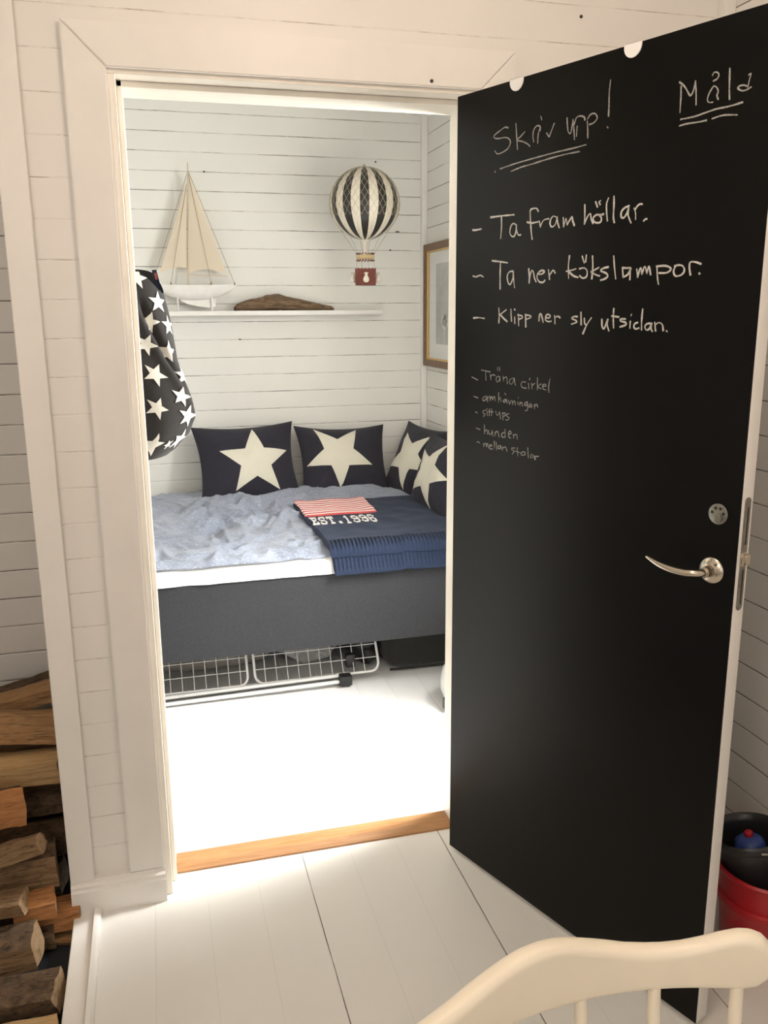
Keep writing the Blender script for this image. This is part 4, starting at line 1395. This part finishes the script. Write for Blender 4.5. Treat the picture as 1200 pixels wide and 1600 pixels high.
for a, b in zip(rings, rings[1:]):
    for k in range(len(a)):
        bm.faces.new((a[k], a[(k + 1) % len(a)], b[(k + 1) % len(a)], b[k]))
bm.faces.new(rings[0][::-1]); bm.faces.new(rings[-1])
ob('crest_rail', bm, M['chair'], ch, 60)
for k in range(6):
    s = (k - 2.5) * 0.0862 + 0.009
    top = Vector((AX + s, arc(s) + 0.012, 0.798 + TILT * s))
    bot = Vector((AX + s * 0.86, -1.462 + (arc(s) - AY) * 0.8, 0.44))
    bm = B(); tube(bm, [bot, bot.lerp(top, 0.3), bot.lerp(top, 0.6), top], [0.0085, 0.0095, 0.0085, 0.0072], 14); ob('spindle', bm, M['chair'], ch, 60)
bm = B()
lathe_pts = []
for k in range(48):
    a = 2 * pi * k / 48
    c_, s_ = cos(a), sin(a)
    lathe_pts.append((AX + 0.215 * (abs(c_) ** 0.55) * (1 if c_ > 0 else -1), -1.635 + 0.205 * (abs(s_) ** 0.55) * (1 if s_ > 0 else -1)))
prism(bm, lathe_pts, lambda a, b, t: Vector((a, b, t)), 0.420, 0.452)
bmesh.ops.bevel(bm, geom=[e_ for e_ in bm.edges if abs(e_.verts[0].co.z - e_.verts[1].co.z) < 1e-6], offset=0.009, segments=3, affect='EDGES')
ob('seat', bm, M['chair'], ch, 50)
for sx in (-1, 1):
    for sy in (-1, 1):
        bm = B(); tube(bm, [(AX + sx * 0.205, -1.635 + sy * 0.205, 0.0), (AX + sx * 0.185, -1.635 + sy * 0.18, 0.22), (AX + sx * 0.155, -1.635 + sy * 0.14, 0.425)], [0.013, 0.020, 0.015], 14)
        ob('leg', bm, M['chair'], ch, 60)
    bm = B(); tube(bm, [(AX + sx * 0.187, -1.635 - 0.185, 0.18), (AX + sx * 0.187, -1.635 + 0.185, 0.18)], 0.010, 10); ob('stretcher', bm, M['chair'], ch, 60)
bm = B(); tube(bm, [(AX - 0.187, -1.635, 0.18), (AX + 0.187, -1.635, 0.18)], 0.010, 10); ob('stretcher', bm, M['chair'], ch, 60)

# ------------------------------------------------------------------ buckets behind the door
RBX, RBY = 0.608, -0.600
rb = thing('bucket', (RBX, RBY, 0), 'red plastic bucket on the floor between the door and the right wall', 'bucket')
bm = B()
lathe(bm, [(0.0, 0.0), (0.086, 0.0), (0.092, 0.008), (0.110, 0.226), (0.118, 0.228), (0.121, 0.236), (0.117, 0.242), (0.112, 0.240), (0.108, 0.232), (0.090, 0.02), (0.0, 0.016)], 56, (RBX, RBY, 0)); ob('tub', bm, M['red_plastic'], rb, 50)
bm = B(); lathe(bm, [(0.099, 0.10), (0.107, 0.140), (0.112, 0.146), (0.112, 0.158), (0.105, 0.162)], 56, (RBX, RBY, 0)); ob('rim_band', bm, M['red_plastic'], rb, 50)
K0, K1 = Vector((0.612, -0.604, 0.022)), Vector((0.571, -0.562, 0.312))
KA = (K1 - K0).normalized()
KU = Vector((1, 0, 0)) - KA * KA.x
KU.normalize()
KV = KA.cross(KU)
KL = (K1 - K0).length
kb = thing('bucket', K0, 'black plastic bucket with a grey handle standing inside the red bucket', 'bucket')
bm = B()
lathe(bm, [(0.0, 0.0), (0.058, 0.0), (0.061, 0.004), (0.080, KL - 0.026), (0.087, KL - 0.024), (0.091, KL - 0.012), (0.091, KL - 0.004), (0.087, KL), (0.081, KL - 0.004), (0.077, KL - 0.02), (0.058, 0.014), (0.0, 0.010)], 56, K0, axis=KA); ob('tub', bm, M['dark_tub'], kb, 50)


def krim(a, r, d):
    return K1 + KU * (cos(a) * r) + KV * (sin(a) * r) + KA * d


bm = B(); tube(bm, [krim(-1.9 + 2.6 * k / 24, 0.094, -0.012 - 0.012 * sin(pi * k / 24)) for k in range(25)], 0.003, 8); ob('bail_handle', bm, M['grey_handle'], kb, 60, label='grey wire bail handle resting on the rim')
bm = B(); tube(bm, [krim(-0.75 + 0.45 * k / 8, 0.095, -0.023) for k in range(9)], 0.008, 10); ob('handle_grip', bm, M['grey_handle'], kb, 60)
bc = K0 + KA * 0.0155 + KU * 0.004
bt = thing('bottle', bc, 'blue bottle with a red cap standing inside the black bucket', 'bottle')
bm = B(); lathe(bm, [(0.0, 0.0), (0.034, 0.0), (0.037, 0.006), (0.037, 0.235), (0.034, 0.252), (0.022, 0.262), (0.0, 0.265)], 28, bc, axis=KA); ob('body', bm, M['blue_plastic'], bt, 50)
bm = B(); lathe(bm, [(0.009, 0.262), (0.010, 0.264), (0.010, 0.274), (0.008, 0.276), (0.0, 0.276)], 20, bc, axis=KA); ob('cap', bm, M['red_plastic'], bt, 50)

# ------------------------------------------------------------------ firewood in the recess, every log a thing
LOGS = [
    # right end (x, y of front face, z), h, depth, length, yaw deg, tilt deg (left end up), wood, bark edges, label
    ((-1.066, 0.325, 0.487), 0.060, 0.085, 0.34, -3, -12, 'log_tan', (3,), 'slanting tan split log, topmost large log of the firewood pile'),
    ((-1.055, 0.205, 0.414), 0.084, 0.10, 0.36, 0, 7, 'log_tan', (4,), 'long tan split log below the slanting top log, tilting down to the right'),
    ((-1.068, 0.15, 0.330), 0.088, 0.10, 0.37, 0, 1, 'log_pale', (), 'palest yellow split log in the middle of the firewood pile'),
    ((-1.150, 0.02, 0.300), 0.095, 0.10, 0.33, 8, 1, 'log_orange', (1,), 'orange split log with its blunt end showing just under the pale log'),
    ((-1.046, 0.20, 0.208), 0.070, 0.11, 0.34, 0, -3, 'log_brown', (0, 5), 'grey-brown weathered log behind the end of the orange log'),
    ((-1.110, -0.055, 0.236), 0.046, 0.055, 0.28, 0, -11, 'log_brown', (2,), 'thin brown split log slanting up to the right under the orange log'),
    ((-1.090, 0.00, 0.128), 0.110, 0.12, 0.36, 2, -2, 'log_brown', (0, 1), 'broad grey-brown log with mottled bark below the thin slanting log'),
    ((-1.048, 0.165, 0.100), 0.100, 0.11, 0.33, 0, 0, 'bark', (0, 1, 2, 3, 4, 5), 'dark bark-covered log squeezed against the corner post'),
    ((-1.152, -0.115, 0.115), 0.042, 0.08, 0.28, 0, 0, 'log_brown', (), 'short grey log at the left edge above the big broken log'),
    ((-1.088, -0.085, 0.075), 0.062, 0.075, 0.10, 4, 0, 'log_orange', (2, 3), 'reddish log with a pale sawn end beside the short grey log'),
    ((-1.036, -0.04, 0.005), 0.072, 0.085, 0.10, 4, 0, 'log_orange', (3, 4), 'small reddish rounded log end poking past the corner post'),
    ((-1.120, -0.20, 0.036), 0.090, 0.105, 0.32, 4, 0, 'log_brown', (0, 1, 2), 'big brown log with a broken grey end low in the pile'),
    ((-1.100, -0.080, -0.026), 0.062, 0.11, 0.28, 0, 0, 'log_brown', (0, 1), 'brown log lying beneath the reddish log, above the bare plate'),
    ((-1.058, -0.055, -0.052), 0.015, 0.06, 0.20, -10, 3, 'log_tan', (), 'thin pale splinter lying on the dark plate beside the white ledge'),
    ((-1.064, -0.325, -0.006), 0.090, 0.10, 0.36, 0, 1, 'bark', (0, 1, 5), 'dark-barked log with a raw orange patch at the bottom of the pile'),
    ((-1.058, -0.43, -0.030), 0.058, 0.09, 0.36, 0, 0, 'log_pale', (), 'pale yellow log at the very front foot of the pile'),
    ((-1.058, 0.44, 0.478), 0.045, 0.09, 0.36, 2, -14, 'bark', (0, 1, 2, 3, 4, 5), 'thin dark bark slab behind the topmost slanting log'),
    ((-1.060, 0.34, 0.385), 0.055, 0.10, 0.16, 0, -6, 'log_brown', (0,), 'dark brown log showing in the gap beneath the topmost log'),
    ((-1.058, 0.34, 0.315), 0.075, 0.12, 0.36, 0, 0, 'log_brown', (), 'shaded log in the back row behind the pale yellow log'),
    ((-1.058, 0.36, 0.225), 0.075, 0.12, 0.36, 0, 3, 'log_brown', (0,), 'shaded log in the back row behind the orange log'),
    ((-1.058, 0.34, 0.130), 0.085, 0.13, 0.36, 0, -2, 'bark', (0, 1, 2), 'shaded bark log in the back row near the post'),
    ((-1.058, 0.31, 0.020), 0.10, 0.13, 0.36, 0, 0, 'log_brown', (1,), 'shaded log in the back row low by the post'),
    ((-1.165, 0.03, -0.015), 0.07, 0.09, 0.30, 0, 0, 'bark', (0, 1, 2), 'dark bark log deep in the pile behind the big broken log'),
    ((-1.10, 0.14, -0.01), 0.08, 0.12, 0.30, 0, 0, 'log_brown', (0, 1), 'shaded log under the broad mottled log'),
]
SECT = [(-0.50, 0.34), (-0.12, 0.50), (0.44, 0.36), (0.50, -0.30), (0.10, -0.50), (-0.46, -0.40)]    # (depth, height)
for k, (end, h, w, L_, yaw, tilt, wood, barks, lab) in enumerate(LOGS):
    rng = random.Random(100 + k)
    sec = [(a + rng.uniform(-0.07, 0.07), b + rng.uniform(-0.06, 0.06)) for a, b in SECT]
    fine = []
    for i in range(6):
        a, b = sec[i], sec[(i + 1) % 6]
        for q in range(4):
            t = q / 4
            fine.append((a[0] + (b[0] - a[0]) * t, a[1] + (b[1] - a[1]) * t, i))
    bm = B()
    NX = 26
    rg_ = []
    for i in range(NX + 1):
        x = -L_ + L_ * i / NX
        ring = []
        for a, b, ed in fine:
            amp = 0.13 if ed in barks else 0.065
            q = noise.noise(Vector((x * 13, a * 2.2 + k * 3, b * 2.2))) * amp + noise.noise(Vector((x * 38, a * 7 + k * 3, b * 7))) * amp * 0.6
            sx = x + (0.010 * noise.noise(Vector((k, a * 2, b * 2))) + 0.010 * (a * (k % 3 - 1) + b * ((k + 1) % 3 - 1)) if i in (0, NX) else 0)
            ring.append(bm.verts.new((sx, (a * (1 + q) + 0.5) * w, b * (1 + q) * h)))
        rg_.append(ring)
    nf = len(fine)
    for i in range(NX):
        for j in range(nf):
            f = bm.faces.new((rg_[i][j], rg_[i][(j + 1) % nf], rg_[i + 1][(j + 1) % nf], rg_[i + 1][j]))
            f.material_index = 1 if fine[j][2] in barks else 0
    f = bm.faces.new(rg_[0][::-1]); f.material_index = 2
    f = bm.faces.new(rg_[-1]); f.material_index = 2
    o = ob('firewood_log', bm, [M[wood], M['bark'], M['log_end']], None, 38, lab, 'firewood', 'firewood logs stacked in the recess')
    Rm = Matrix.Rotation(math.radians(yaw), 4, 'Z') @ Matrix.Rotation(math.radians(tilt), 4, 'Y')
    o.matrix_world = Matrix.Translation(Vector(end)) @ Rm @ Matrix.Translation(o.location)

# ------------------------------------------------------------------ small marks on the walls
for (p, ax, lab) in (((0.469, 2.299, 1.862), 'y', 'dark nail head in the wall at the lower right of the balloon'), ((-0.317, 2.299, 1.424), 'y', 'dark nail head in the wall below the driftwood'), ((-0.452, 2.299, 2.212), 'y', 'dark nail head in the wall right of the mast top'), ((0.395, 2.299, 2.285), 'y', 'dark nail head in the wall above the balloon'), ((-0.066, -0.0105, 2.088), 'y', 'dark nail hole in the head casing near the open door'), ((0.33, 0.0095, 2.262), 'y', 'dark nail head in the wall boards above the open door')):
    bm = B(); lathe(bm, [(0.0, -0.002), (0.0045, -0.002), (0.004, 0.0014), (0.0, 0.0018)], 12, p, axis=(0, -1, 0))
    ob('nail', bm, M['nail'], None, 40, lab, 'nail', 'nail heads in the white walls')
bm = B(); box(bm, 0.497, 0.515, 2.292, 2.3, 1.950, 1.955, 0.001); ob('picture_hook', bm, M['nail'], None, None, 'tiny dark hook bar in the wall right of the balloon neck', 'hook')
